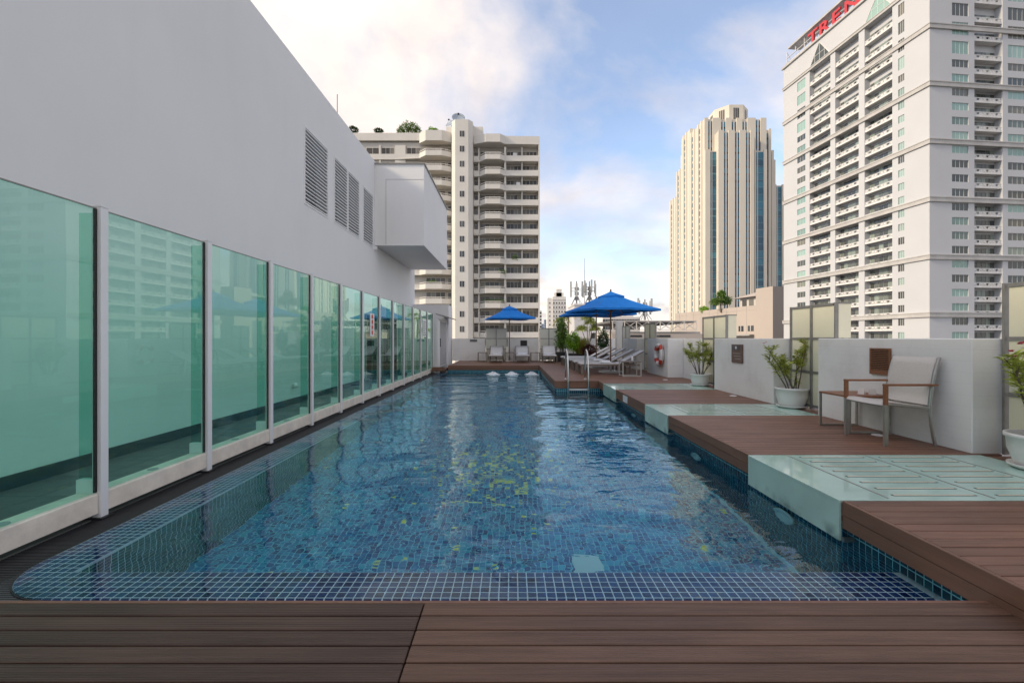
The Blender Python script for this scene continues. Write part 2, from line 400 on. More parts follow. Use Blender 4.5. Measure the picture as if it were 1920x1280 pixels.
def frosted(name, col):
    m, t = newmat(name)
    o = nd(t, 'ShaderNodeOutputMaterial'); p = nd(t, 'ShaderNodeBsdfPrincipled')
    t.links.new(p.outputs[0], o.inputs[0])
    v = coords(t)
    n = nd(t, 'ShaderNodeTexNoise'); n.inputs['Scale'].default_value = 2.0; n.inputs['Detail'].default_value = 7
    t.links.new(v, n.inputs['Vector'])
    r = nd(t, 'ShaderNodeValToRGB'); r.color_ramp.elements[0].position = 0.3; r.color_ramp.elements[1].position = 0.7
    r.color_ramp.elements[0].color = [c * 0.86 for c in col] + [1]; r.color_ramp.elements[1].color = [c * 1.08 for c in col] + [1]
    t.links.new(n.outputs[0], r.inputs[0])
    # algae line towards the water: stains of their own along the lower edge
    sp = nd(t, 'ShaderNodeSeparateXYZ'); c = nd(t, 'ShaderNodeTexCoord'); t.links.new(c.outputs['Object'], sp.inputs[0])
    mr = nd(t, 'ShaderNodeMapRange'); mr.inputs[1].default_value = -0.17; mr.inputs[2].default_value = -0.26; mr.inputs[3].default_value = 0; mr.inputs[4].default_value = 1
    t.links.new(sp.outputs[2], mr.inputs[0])
    n2 = nd(t, 'ShaderNodeTexNoise'); n2.inputs['Scale'].default_value = 6; n2.inputs['Detail'].default_value = 5
    t.links.new(v, n2.inputs['Vector'])
    m2 = nd(t, 'ShaderNodeMapRange'); m2.inputs[1].default_value = 0.52; m2.inputs[2].default_value = 0.7; m2.inputs[4].default_value = 0.75
    t.links.new(n2.outputs[0], m2.inputs[0])
    mu = nd(t, 'ShaderNodeMath', operation='MULTIPLY'); t.links.new(mr.outputs[0], mu.inputs[0]); t.links.new(m2.outputs[0], mu.inputs[1])
    mm = nd(t, 'ShaderNodeMix', data_type='RGBA'); mm.inputs[7].default_value = (0.03, 0.05, 0.035, 1)
    t.links.new(mu.outputs[0], mm.inputs[0]); t.links.new(r.outputs[0], mm.inputs[6])
    t.links.new(mm.outputs[2], p.inputs['Base Color'])
    p.inputs['Roughness'].default_value = 0.05
    p.inputs['IOR'].default_value = 1.55
    MATS[name] = m
frosted('frosted_glass', (0.46, 0.67, 0.585))

def water_mat():
    m, t = newmat('pool_water')
    o = nd(t, 'ShaderNodeOutputMaterial')
    g = nd(t, 'ShaderNodeBsdfGlass'); g.inputs['IOR'].default_value = 1.35; g.inputs['Roughness'].default_value = 0.0
    g.inputs['Color'].default_value = (0.78, 0.96, 1.0, 1)
    c = nd(t, 'ShaderNodeTexCoord')
    def noise(scale, det, stretch, dist=0.0):
        mpn = nd(t, 'ShaderNodeMapping'); mpn.inputs['Scale'].default_value = stretch
        t.links.new(c.outputs['Object'], mpn.inputs[0])
        n = nd(t, 'ShaderNodeTexNoise'); n.inputs['Scale'].default_value = scale; n.inputs['Detail'].default_value = det
        n.inputs['Distortion'].default_value = dist
        t.links.new(mpn.outputs[0], n.inputs['Vector'])
        return n.outputs[0]
    a = noise(1.3, 1.2, (0.8, 1.2, 1), 0.4)
    b = noise(5.2, 2.0, (0.7, 1.25, 1), 0.5)
    d = noise(13.0, 1.0, (0.75, 1.2, 1), 0.3)
    def mul(x, f):
        q = nd(t, 'ShaderNodeMath', operation='MULTIPLY'); t.links.new(x, q.inputs[0])
        if isinstance(f, float): q.inputs[1].default_value = f
        else: t.links.new(f, q.inputs[1])
        return q.outputs[0]
    def add(x, y):
        q = nd(t, 'ShaderNodeMath', operation='ADD'); t.links.new(x, q.inputs[0]); t.links.new(y, q.inputs[1]); return q.outputs[0]
    sp = nd(t, 'ShaderNodeSeparateXYZ'); t.links.new(c.outputs['Object'], sp.inputs[0])
    mr = nd(t, 'ShaderNodeMapRange'); mr.inputs[1].default_value = 2.3; mr.inputs[2].default_value = 14.0; mr.inputs[3].default_value = 0.5; mr.inputs[4].default_value = 1.25
    t.links.new(sp.outputs[1], mr.inputs[0])
    h = add(add(mul(a, 1.7), mul(b, 0.33)), mul(d, 0.03))
    h = mul(h, mr.outputs[0])
    bp = nd(t, 'ShaderNodeBump'); bp.inputs['Strength'].default_value = 1.0; bp.inputs['Distance'].default_value = 0.035
    t.links.new(h, bp.inputs['Height']); t.links.new(bp.outputs[0], g.inputs['Normal'])
    t.links.new(g.outputs[0], o.inputs[0])
    MATS['pool_water'] = m
water_mat()

# ---------------------------------------------------------------- mesh helpers
class MB:
    def __init__(self, M=None):
        self.v = []; self.f = []; self.M = M; self.mi = []; self.cur = 0
    def _add(self, vs, fs):
        k = len(self.v)
        if self.M is not None:
            vs = [tuple(self.M @ Vector(q)) for q in vs]
        self.v.extend(vs)
        for q in fs:
            self.f.append(tuple(i + k for i in q)); self.mi.append(self.cur)
    def box(self, x0, x1, y0, y1, z0, z1):
        self._add([(x0, y0, z0), (x1, y0, z0), (x1, y1, z0), (x0, y1, z0), (x0, y0, z1), (x1, y0, z1), (x1, y1, z1), (x0, y1, z1)],
                  [(0, 3, 2, 1), (4, 5, 6, 7), (0, 1, 5, 4), (1, 2, 6, 5), (2, 3, 7, 6), (3, 0, 4, 7)])
        return self
    def chbox(self, x0, x1, y0, y1, z0, z1, b):
        """box with chamfered top and vertical edges"""
        def ring(i, z):
            return [(x0 + i, y0, z), (x1 - i, y0, z), (x1, y0 + i, z), (x1, y1 - i, z), (x1 - i, y1, z), (x0 + i, y1, z), (x0, y1 - i, z), (x0, y0 + i, z)]
        def ring2(i, z):
            return [(x0 + 2 * i, y0 + i, z), (x1 - 2 * i, y0 + i, z), (x1 - i, y0 + 2 * i, z), (x1 - i, y1 - 2 * i, z), (x1 - 2 * i, y1 - i, z), (x0 + 2 * i, y1 - i, z), (x0 + i, y1 - 2 * i, z), (x0 + i, y0 + 2 * i, z)]
        vs = ring(b, z0) + ring(b, z1 - b) + ring2(b, z1)
        fs = [tuple(range(7, -1, -1)), tuple(range(16, 24))]
        for k in range(2):
            for i in range(8):
                j = (i + 1) % 8
                fs.append((k * 8 + i, k * 8 + j, k * 8 + 8 + j, k * 8 + 8 + i))
        self._add(vs, fs)
        return self
    def prism(self, poly, z0, z1):
        n = len(poly)
        vs = [(x, y, z0) for x, y in poly] + [(x, y, z1) for x, y in poly]
        fs = [tuple(range(n - 1, -1, -1)), tuple(range(n, 2 * n))] + [(i, (i + 1) % n, n + (i + 1) % n, n + i) for i in range(n)]
        self._add(vs, fs)
        return self
    def quad(self, a, b, c, d):
        self._add([a, b, c, d], [(0, 1, 2, 3)])
        return self
    def tube(self, pts, r, n=8, cap=True):
        pts = [Vector(p) for p in pts]
        rs = r if isinstance(r, (list, tuple)) else [r] * len(pts)
        vs = []; fs = []
        prev = None
        for i, p in enumerate(pts):
            d = (pts[min(i + 1, len(pts) - 1)] - pts[max(i - 1, 0)]).normalized()
            if prev is None:
                up = Vector((0, 0, 1)) if abs(d.z) < 0.9 else Vector((1, 0, 0))
                a = d.cross(up).normalized()
            else:
                a = (prev - d * prev.dot(d)).normalized()
            prev = a
            b = d.cross(a)
            for k in range(n):
                an = 2 * math.pi * (k + 0.5) / n
                vs.append(tuple(p + (a * math.cos(an) + b * math.sin(an)) * rs[i]))
        for i in range(len(pts) - 1):
            for k in range(n):
                j = (k + 1) % n
                fs.append((i * n + k, i * n + j, (i + 1) * n + j, (i + 1) * n + k))
        if cap:
            fs.append(tuple(range(n - 1, -1, -1))); fs.append(tuple(range((len(pts) - 1) * n, len(pts) * n)))
        self._add(vs, fs)
        return self
    def lathe(self, prof, n=24, c=(0, 0, 0)):
        vs = []; fs = []
        for r, z in prof:
            for k in range(n):
                a = 2 * math.pi * k / n
                vs.append((c[0] + r * math.cos(a), c[1] + r * math.sin(a), c[2] + z))
        for i in range(len(prof) - 1):
            for k in range(n):
                j = (k + 1) % n
                fs.append((i * n + k, i * n + j, (i + 1) * n + j, (i + 1) * n + k))
        fs.append(tuple(range(n - 1, -1, -1))); fs.append(tuple(range((len(prof) - 1) * n, len(prof) * n)))
        self._add(vs, fs)
        return self
    def mesh(self, name):
        me = bpy.data.meshes.new(name)
        me.from_pydata(self.v, [], self.f)
        return me
    def build(self, name, mat, parent=None, smooth=False, loc=None, kind=None, label=None):
        return O(name, self.mesh(name), mat, parent, smooth, loc, kind=kind, label=label)

def O(name, me, mat, parent=None, smooth=False, loc=None, rot=None, kind=None, label=None):
    mats = mat if isinstance(mat, (list, tuple)) else [mat]
    if len(me.materials) == 0:
        for q in mats:
            me.materials.append(MATS[q])
        if smooth:
            for p in me.polygons:
                p.use_smooth = True
    o = bpy.data.objects.new(name, me)
    COL.objects.link(o)
    if parent is not None:
        o.parent = parent
    if loc is not None:
        o.location = loc
    if rot is not None:
        o.rotation_euler = rot
    if kind:
        o['kind'] = kind
    if label:
        o['label'] = label
    return o
def thing(name, label, cat, loc=(0, 0, 0), rz=0.0, group=None):
    o = bpy.data.objects.new(name, None)
    o.empty_display_size = 0.2
    COL.objects.link(o)
    o.location = loc
    o.rotation_euler = (0, 0, rz)
    o['label'] = label; o['category'] = cat
    if group:
        o['group'] = group
    return o
def tag(o, label, cat, group=None):
    o['label'] = label; o['category'] = cat
    if group:
        o['group'] = group
    return o
def struct(name, mb, mat, **k):
    return mb.build(name, mat, kind='structure', **k)
def dup(root, loc, rz=None, label=None, parent=None):
    c = root.copy()
    COL.objects.link(c)
    if parent is not None:
        c.parent = parent
    else:
        c.location = loc
        if rz is not None:
            c.rotation_euler = (0, 0, rz)
        if label:
            c['label'] = label
    for ch in [q for q in KIDS.get(root.name, root.children)]:
        dup(ch, None, parent=c)
    return c
KIDS = {}
def U(n):          # quick uniform
    return random.uniform(-n, n)
def PX(x, d): return (x - 960) * d / F
def PZ(y, d): return EYE + (HOR - y) * d / F

# ================================================================ THE SETTING
WZ = -0.285      # water level
TZ = -0.292      # tile tops of the overflow shelf
XD = 2.15        # pool-side edge of the right deck
XW = 2.225       # right pool wall
XL = -2.519      # left inner pool edge
XO = -2.82       # outer edge of the left tile shelf
Y0 = 2.569       # front inner pool edge
YN = 11.1        # where the deck juts into the pool
XN = 1.07
YF = 17.5        # far pool edge
FZ = -1.45       # pool floor
struct('ground', MB().box(-3000, 3000, -3000, 3000, GZ - 1, GZ), 'city_ground')
struct('rooftop_slab', MB().box(-13, 7.5, -9, 23.5, GZ + 0.02, -1.62), 'concrete')
struct('roof_terrace', MB().box(-4.47, XO - 0.004, -8, 21.2, -1.6, -0.325).box(XW + 0.03, 6.9, -8, 23, -1.6, -0.2)
       .box(XO, XW + 0.02, -8, 1.93, -1.6, -0.30).box(XO, XN + 0.02, YF + 0.03, 23, -1.6, -0.2).box(XN + 0.04, XW + 0.02, YN + 0.04, 23, -1.6, -0.2), 'concrete')

# ---------------------------------------------------------------- pool basin and mosaic
basin = struct('pool_basin', MB()
    .box(XO, XL, 1.95, YF, -1.58, TZ - 0.004)            # left shelf body
    .box(XL, XW, 1.95, Y0, -1.58, TZ - 0.004)            # front shelf body
    , 'grout')
MB().box(XL, XW, Y0, YF, FZ - 0.1, FZ).build('basin_floor', 'grout_deep', basin)
MB().box(XW, XW + 0.02, 1.95, YN, FZ, -0.19).box(XN, XN + 0.02, YN, YF, FZ, -0.19).box(XN, XW, YN, YN + 0.02, FZ, -0.19).box(XL, XN, YF, YF + 0.02, FZ, -0.19) \
    .build('basin_wall', 'grout_deep', basin)
P = 0.05; TS = 0.0435; TH = 0.0035; TB = 0.003
def tile_verts(cx, cy, n_axis='z', base=0.0):
    h = TS / 2; i = h - TB
    return [(-h, -h, 0), (h, -h, 0), (h, h, 0), (-h, h, 0), (-i, -i, TH), (i, -i, TH), (i, i, TH), (-i, i, TH)]
TF = [(4, 5, 6, 7), (0, 1, 5, 4), (1, 2, 6, 5), (2, 3, 7, 6), (3, 0, 4, 7)]
TV = tile_verts(0, 0)
def tile_field(name, cells, mat, parent, kind='stuff'):
    """cells: (origin, u, v) with normal u x v"""
    vs = []; fs = []
    for o, u, v, nrm in cells:
        k = len(vs)
        j = random.uniform(-0.0006, 0.0006)
        for a, b, c in TV:
            c2 = c + (j if c > 0 else 0)
            vs.append((o[0] + u[0] * a + v[0] * b + nrm[0] * c2, o[1] + u[1] * a + v[1] * b + nrm[1] * c2, o[2] + u[2] * a + v[2] * b + nrm[2] * c2))
        for q in TF:
            fs.append(tuple(i + k for i in q))
    me = bpy.data.meshes.new(name)
    me.from_pydata(vs, [], fs)
    return O(name, me, mat, parent, kind=kind)
ex, ey, ez = (1, 0, 0), (0, 1, 0), (0, 0, 1)
# shelf: front rows and left rows on one grid
CR = 0.42; CC = (XO + CR, 2.30 + CR)          # rounded outer corner
def clip(poly, inside_pts):
    """clip convex poly by half planes (p, n): keep (q-p).n<=0"""
    for (px, py, nx, ny) in inside_pts:
        out = []
        for i in range(len(poly)):
            a = poly[i]; b = poly[(i + 1) % len(poly)]
            da = (a[0] - px) * nx + (a[1] - py) * ny; db = (b[0] - px) * nx + (b[1] - py) * ny
            if da <= 0: out.append(a)
            if (da < 0) != (db < 0) and abs(da - db) > 1e-9:
                s = da / (da - db); out.append((a[0] + (b[0] - a[0]) * s, a[1] + (b[1] - a[1]) * s))
        poly = out
        if len(poly) < 3: return []
    return poly
arc = []
for k in range(13):
    an = math.pi + (math.pi / 2) * k / 12
    arc.append((CC[0] + CR * math.cos(an), CC[1] + CR * math.sin(an), math.cos(an), math.sin(an)))
GX = XL; cells = []; cut = []
nx0 = int(round((XO - XL) / P)) - 0
for iy in range(-6, int((YF - Y0) / P) + 1):
    cyy = Y0 + (iy + 0.5) * P
    if cyy > YF - 0.02: break
    for ix in range(-6, int((XW - XL) / P)):
        cxx = XL + (ix + 0.5) * P
        if iy >= 0 and ix >= 0: break
        d2 = math.hypot(cxx - CC[0], cyy - CC[1])
        if cxx < CC[0] + 0.03 and cyy < CC[1] + 0.03 and d2 > CR - 0.045:
            h = TS / 2
            poly = clip([(cxx - h, cyy - h), (cxx + h, cyy - h), (cxx + h, cyy + h), (cxx - h, cyy + h)], arc)
            if len(poly) >= 3:
                cut.append(poly)
        else:
            cells.append((cxx, cyy))
cells.sort(key=lambda q: math.hypot(q[0], q[1]) + 0.35 * abs(q[0]))
near_t, rest_t = cells[:300], cells[300:]
tm = bpy.data.meshes.new('tile'); tm.from_pydata(TV, [], TF)
for (a, b) in near_t:
    O('tile', tm, 'tile_navy', basin, loc=(a, b, TZ - 0.0036))
tile_field('shelf_mosaic', [((a, b, TZ - 0.0036), ex, ey, ez) for a, b in rest_t], 'tile_navy', basin)
mbc = MB()
for poly in cut:
    mbc.prism(poly, TZ - 0.0036, TZ)
mbc.build('cut_mosaic', 'tile_navy', basin, kind='stuff')
# pool floor with scattered lime tiles
fl = []; lime = []
random.seed(5)
ny = int((YF - Y0) / P); nx = int((XW - XL) / P)
for iy in range(ny):
    for ix in range(nx):
        x = XL + (ix + 0.5) * P; y = Y0 + (iy + 0.5) * P
        if y > YN and x > XN: continue
        pr = 0.006 + 0.26 * math.exp(-(((x + 0.12) / 0.62) ** 2 + ((y - 5.7) / 0.95) ** 2))
        (lime if random.random() < pr else fl).append(((x, y, FZ - 0.0), ex, ey, ez))
tile_field('floor_mosaic', fl, 'tile_floor', basin)
tile_field('lime_mosaic', lime, 'tile_lime', basin)
# side walls
wl = []
for iy in range(int((YN - 1.95) / P)):
    for iz in range(int((-0.19 - FZ) / P)):
        wl.append(((XW, 1.95 + (iy + 0.5) * P + 0.019, FZ + (iz + 0.5) * P + 0.008), ey, ez, (-1, 0, 0)))
for iy in range(int((YF - YN) / P)):
    for iz in range(int((-0.19 - FZ) / P)):
        wl.append(((XN, YN + (iy + 0.5) * P, FZ + (iz + 0.5) * P + 0.008), ey, ez, (-1, 0, 0)))
for ix in range(int((XW - XN) / P)):
    for iz in range(int((-0.19 - FZ) / P)):
        wl.append(((XN + (ix + 0.5) * P, YN, FZ + (iz + 0.5) * P + 0.008), ex, ez, (0, -1, 0)))
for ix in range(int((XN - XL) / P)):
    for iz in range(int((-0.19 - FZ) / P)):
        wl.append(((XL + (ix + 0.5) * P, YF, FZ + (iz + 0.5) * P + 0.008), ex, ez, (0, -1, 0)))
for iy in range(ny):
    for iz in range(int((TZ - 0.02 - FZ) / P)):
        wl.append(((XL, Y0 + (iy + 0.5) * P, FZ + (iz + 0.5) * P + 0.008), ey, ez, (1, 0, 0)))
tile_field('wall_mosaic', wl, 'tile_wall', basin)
# floor drain and wall lamps of the pool
MB().box(0.50, 0.74, 3.55, 3.80, FZ + 0.004, FZ + 0.012).build('drain_cover', 'pool_white', basin)
for (yy, zz) in ((3.62, -0.58), (5.35, -0.58), (8.1, -0.58)):
    M = Matrix.Translation((XW - 0.005, yy, zz)) @ Matrix.Rotation(R(-90), 4, 'Y')
    l = MB(M).lathe([(0.085, 0.0), (0.13, 0.012), (0.13, 0.03), (0.10, 0.035), (0.09, 0.024), (0.0, 0.03)], 28).build('pool_lamp', 'pool_white', basin, True)
# water
wm = MB()
arcp = [(CC[0] + (CR + .004) * math.cos(math.pi + math.pi / 2 * k / 12), CC[1] + (CR + .004) * math.sin(math.pi + math.pi / 2 * k / 12)) for k in range(13)]
wv = [(XO - 0.004, YF - .002)] + arcp + [(XW - 0.004, 2.296), (XW - 0.004, YN - .004), (XN - 0.004, YN - .004), (XN - 0.004, YF - .002)]
me = bpy.data.meshes.new('water')
import bmesh
bm = bmesh.new()
bv = [bm.verts.new((x, y, WZ)) for x, y in wv]
bm.faces.new(bv)
bmesh.ops.triangulate(bm, faces=bm.faces[:])
bm.to_mesh(me); bm.free()
O('water', me, 'pool_water', kind='structure')
# bubbling jets at the far end
random.seed(3)
for i, jx in enumerate((-0.72, -0.02, 0.72)):
    mbf = MB(); vs = []; fs = []
    nr_, ns_ = 12, 36
    for a_ in range(nr_ + 1):
        for k in range(ns_):
            an = 2 * math.pi * k / ns_; r_ = 0.24 * a_ / nr_
            rr = r_ * (1 + 0.22 * math.sin(3 * an + i) + 0.12 * math.sin(7 * an + 2 * i))
            hh = 0.055 * math.exp(-(r_ / 0.09) ** 2) + (0.018 * math.exp(-(r_ / 0.15) ** 2)) * (1 + math.sin(5 * an + 19 * r_ + i))
            hh += random.uniform(-.5, 1) * 0.045 * math.exp(-(r_ / 0.17) ** 2)
            vs.append((rr * 1.35 * math.cos(an), rr * math.sin(an), WZ - 0.012 + hh if a_ < nr_ else WZ - 0.02))
    vs.append((0, 0, WZ + 0.085))
    for k in range(ns_):
        fs.append((nr_ * 0 + k, (k + 1) % ns_, len(vs) - 1))
    for a_ in range(nr_):
        for k in range(ns_):
            q = (k + 1) % ns_
            fs.append((a_ * ns_ + k, (a_ + 1) * ns_ + k, (a_ + 1) * ns_ + q, a_ * ns_ + q))
    mbf._add(vs, fs)
    o = mbf.build('water_foam', 'foam', smooth=True, loc=(jx, 16.75, 0))
    tag(o, ['white foam bubbling up in the far pool end, nearest the glass fence', 'white foam bubbling up in the far pool end, between two other jets', 'white foam bubbling up in the far pool corner, nearest the side deck'][i], 'foam', 'bubbling jets at the far pool end')

# ---------------------------------------------------------------- overflow channel and paving on the left
ch = struct('overflow_channel', MB().box(-3.10, XO - 0.006, 1.95, 17.2, -0.322, -0.318), 'black')
gb = MB()
y = 1.955
while y < 17.2:
    x1 = XO - 0.012
    if y < CC[1]:
        dd = CR * CR - (y - CC[1]) ** 2
        x1 = CC[0] - math.sqrt(dd) - 0.012 if dd > 0 else XO + 0.40
    gb.box(-3.095, x1, y, y + 0.0105, -0.316, -0.292)
    y += 0.0185
gb.build('grating_bars', 'grating', ch, kind='stuff')
cb_ = MB()
for k in range(12):
    a = arcp[k]; b = arcp[k + 1]
    an = Vector((a[0] - CC[0], a[1] - CC[1])).normalized() * 0.008; bn = Vector((b[0] - CC[0], b[1] - CC[1])).normalized() * 0.008
    cb_.prism([a, b, (b[0] + bn.x, b[1] + bn.y), (a[0] + an.x, a[1] + an.y)], -0.317, -0.287)
cb_.build('edge_strip', 'black', ch)
pv = struct('paving', MB().box(-4.47, -3.10, -3, 17.2, -0.324, -0.300), 'dark_recess')
pt = MB().chbox(-0.224, 0.224, -0.28, 0.28, 0, 0.013, 0.002).mesh('paving_tile')
for i in range(36):
    for j in range(3):
        O('paving_tile', pt, 'slate', pv, loc=(-3.33 - j * 0.453, -2.7 + i * 0.565, -0.3))

# ---------------------------------------------------------------- timber decks: every board a piece
PB = 0.0925
def deck(name, x0, x1, ys, ztop, mat, lip=0.0):
    d = struct(name, MB().box(x0 + 0.03, x1 - 0.02, ys[0] + 0.02, ys[1] - 0.02, ztop - 0.10, ztop - 0.035), 'dark_recess')
    n = int(round((ys[1] - ys[0]) / PB)); p = (ys[1] - ys[0]) / n
    me = MB().chbox(x0 + lip, x1, -p / 2 + 0.0042, p / 2 - 0.0042, -0.028, 0, 0.003).mesh('board')
    for i in range(n):
        O('board', me, mat, d, loc=(0, ys[0] + (i + 0.5) * p, ztop + random.uniform(-0.0008, 0.0008)))
    return d
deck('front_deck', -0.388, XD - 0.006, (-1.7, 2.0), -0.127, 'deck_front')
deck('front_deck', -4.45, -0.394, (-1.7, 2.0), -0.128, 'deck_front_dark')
struct('deck_edge', MB().box(-4.45, XD - 0.01, 2.002, 2.022, -0.30, -0.131), 'fascia')
GE = [(2.916, 4.055), (6.15, 7.2), (9.24, 10.5)]
deck('side_deck', XD, 6.6, (-1.7, 2.908), 0, 'deck_right', 0.016)
deck('side_deck', XD, 4.45, (4.062, 6.142), 0, 'deck_right', 0.016)
deck('side_deck', XD, 4.45, (7.208, 9.232), 0, 'deck_right', 0.016)
deck('side_deck', XN, 4.6, (YN, YF), 0, 'deck_right', 0.016)
deck('side_deck', XD, 4.6, (10.508, YN - 0.002), 0, 'deck_right', 0.016)
deck('far_deck', -2.5, 4.6, (YF + 0.003, 21.3), 0, 'deck_right')
deck('corner_step', -3.04, -2.52, (16.95, 17.9), -0.09, 'deck_right')
for (y0, y1) in GE:
    deck('deck_end', 4.24, 4.62, (y0 + 0.004, y1 - 0.004), -0.012, 'deck_right')
def fascia_y(x, y0, y1, nx):
    for z0, z1, k in ((-0.086, -0.0305, 0), (-0.172, -0.089, 1)):
        pass
    f = struct('deck_fascia', MB().box(x + 0.0115, x + 0.02, y0, y1, -0.17, -0.032), 'dark_recess')
    MB().chbox(x - 0.012, x + 0.0105, y0, y1, -0.088, 0.0008, 0.003).build('fascia_board', 'fascia', f)
    MB().box(x - 0.010, x + 0.010, y0, y1, -0.176, -0.092).build('fascia_board', 'fascia', f)
def fascia_x(y, x0, x1):
    f = struct('deck_fascia', MB().box(x0, x1, y + 0.012, y + 0.02, -0.17, -0.03), 'dark_recess')
    MB().box(x0, x1, y - 0.012, y + 0.010, -0.088, -0.031).build('fascia_board', 'fascia', f)
    MB().box(x0, x1, y - 0.010, y + 0.010, -0.176, -0.092).build('fascia_board', 'fascia', f)
fascia_y(XD + 0.002, -1.7, 2.905, -1)
fascia_y(XD + 0.002, 4.066, 6.138, -1)
fascia_y(XD + 0.002, 7.212, 9.228, -1)
fascia_y(XD + 0.002, 10.51, YN - 0.015, -1)
fascia_y(XN + 0.002, YN + 0.025, YF - 0.03, -1)
fascia_x(YN + 0.002, XN - 0.01, XD - 0.012)
fascia_x(YF + 0.003, -2.5, XN - 0.012)
fascia_x(16.952, -3.03, -2.53)
# depth mark on the side fascia
mk = MB().box(XD - 0.016, XD - 0.0105, 8.3, 8.62, -0.155, -0.03).build('depth_plate', 'sign_white')
tag(mk, 'small white depth plate fixed to the brown deck edge over the water', 'sign')
# glass bridges
for k, (y0, y1) in enumerate(GE):
    g = thing('glass_bridge', ['frosted green glass walkway slab with two rows of slots, beside the near plank deck',
                               'frosted green glass walkway slab below the potted plant beside the brown plaque',
                               'frosted green glass walkway slab nearest the pool ladder'][k], 'glass floor', (XD, y0, 0))
    L = y1 - y0
    MB().chbox(-0.018, 2.085, 0.004, L - 0.004, -0.022, -0.001, 0.003).build('slab', 'frosted_glass', g)
    MB().box(-0.016, -0.001, 0.006, L - 0.006, -0.265, -0.0235).build('front_glass', 'frosted_glass', g)
    MB().box(0.03, 2.05, 0.03, L - 0.03, -0.12, -0.03).build('bearer', 'white_paint', g)
    MB().box(0.0, 0.07, -0.012, 0.002, -0.27, -0.24).build('bracket', 'brushed', g)
    for x in (0.32, 1.02, 1.70):
        MB().box(x, x + 0.012, 0.03, L - 0.03, -0.0008, 0.0012).build('joint_strip', 'screen_frame', g)
    n = 8
    for c0, c1 in ((0.40, 0.96), (1.10, 1.66)):
        for i in range(n):
            yy = 0.09 + i * (L - 0.18) / (n - 1)
            s = MB().box(c0, c1, yy - 0.013, yy + 0.013, -0.0008, 0.0014).build('slot', 'plaque_grey', g)
            MB().box(c0 + 0.01, c1 - 0.01, yy - 0.006, yy + 0.006, 0.0016, 0.0026).build('slot_insert', 'slot_cream', s)

# ---------------------------------------------------------------- white building on the left
def wall_x(mb, x, ys, zs, hole, depth, back=True):
    """wall facing +x at x, split on a grid, with openings of given depth"""
    for i in range(len(ys) - 1):
        for j in range(len(zs) - 1):
            y0, y1, z0, z1 = ys[i], ys[i + 1], zs[j], zs[j + 1]
            if hole(i, j):
                mb.quad((x, y0, z0), (x, y1, z0), (x - depth, y1, z0), (x - depth, y0, z0))
                mb.quad((x, y0, z1), (x - depth, y0, z1), (x - depth, y1, z1), (x, y1, z1))
                mb.quad((x, y0, z0), (x - depth, y0, z0), (x - depth, y0, z1), (x, y0, z1))
                mb.quad((x, y1, z0), (x, y1, z1), (x - depth, y1, z1), (x - depth, y1, z0))
            else:
                mb.quad((x, y0, z0), (x, y1, z0), (x, y1, z1), (x, y0, z1))
    return mb
XB = -4.5
wb = thing('white_building', 'plain white rendered building with louvred vents behind the glass fence', 'building', (XB, 0, GZ))
def wz(z): return z - GZ
lv = [(9.72, 10.92), (11.35, 12.22), (12.30, 13.17), (13.55, 14.48)]
lz0, lz1 = 4.0, 5.645
ys = [-7.0] + [q for p_ in lv for q in p_] + [20.7]
dr = [(13.75, 14.85), (15.5, 17.3)]
zs = [GZ, 2.1, lz0, lz1, 6.86]
mw = wall_x(MB(), 0, ys, [wz(z) for z in zs], lambda i, j: i % 2 == 1 and j == 2, 0.28)
zt = wz(6.86)
mw.quad((0, -7, zt), (0, 20.7, zt), (-8, 20.7, zt), (-8, -7, zt))
mw.quad((0, 20.7, 0), (-8, 20.7, 0), (-8, 20.7, zt), (0, 20.7, zt))
mw.quad((0, -7, 0), (0, -7, zt), (-8, -7, zt), (-8, -7, 0))
mw.quad((-8, -7, 0), (-8, -7, zt), (-8, 20.7, zt), (-8, 20.7, 0))
mw.build('wall', 'white_wall', wb)
for k, (a, b) in enumerate(lv):
    MB().box(-0.30, -0.275, a, b, wz(lz0), wz(lz1)).build('vent_back', 'dark_recess', wb)
    fr = MB().box(-0.03, 0.012, a - 0.03, a + 0.012, wz(lz0) - 0.03, wz(lz1) + 0.03).box(-0.03, 0.012, b - 0.012, b + 0.03, wz(lz0) - 0.03, wz(lz1) + 0.03) \
        .box(-0.03, 0.010, a + 0.012, b - 0.012, wz(lz0) - 0.03, wz(lz0) + 0.01).box(-0.03, 0.010, a + 0.012, b - 0.012, wz(lz1) - 0.01, wz(lz1) + 0.03).build('vent_frame', 'white_paint', wb)
    ns = 20
    sm = MB().box(-0.045, 0.004, a + 0.013, b - 0.013, -0.012, 0.012)
    sme = sm.mesh('slat')
    for i in range(ns):
        O('slat', sme, 'white_paint', wb, loc=(0, 0, wz(lz0) + 0.045 + i * (lz1 - lz0 - 0.08) / (ns - 1)))
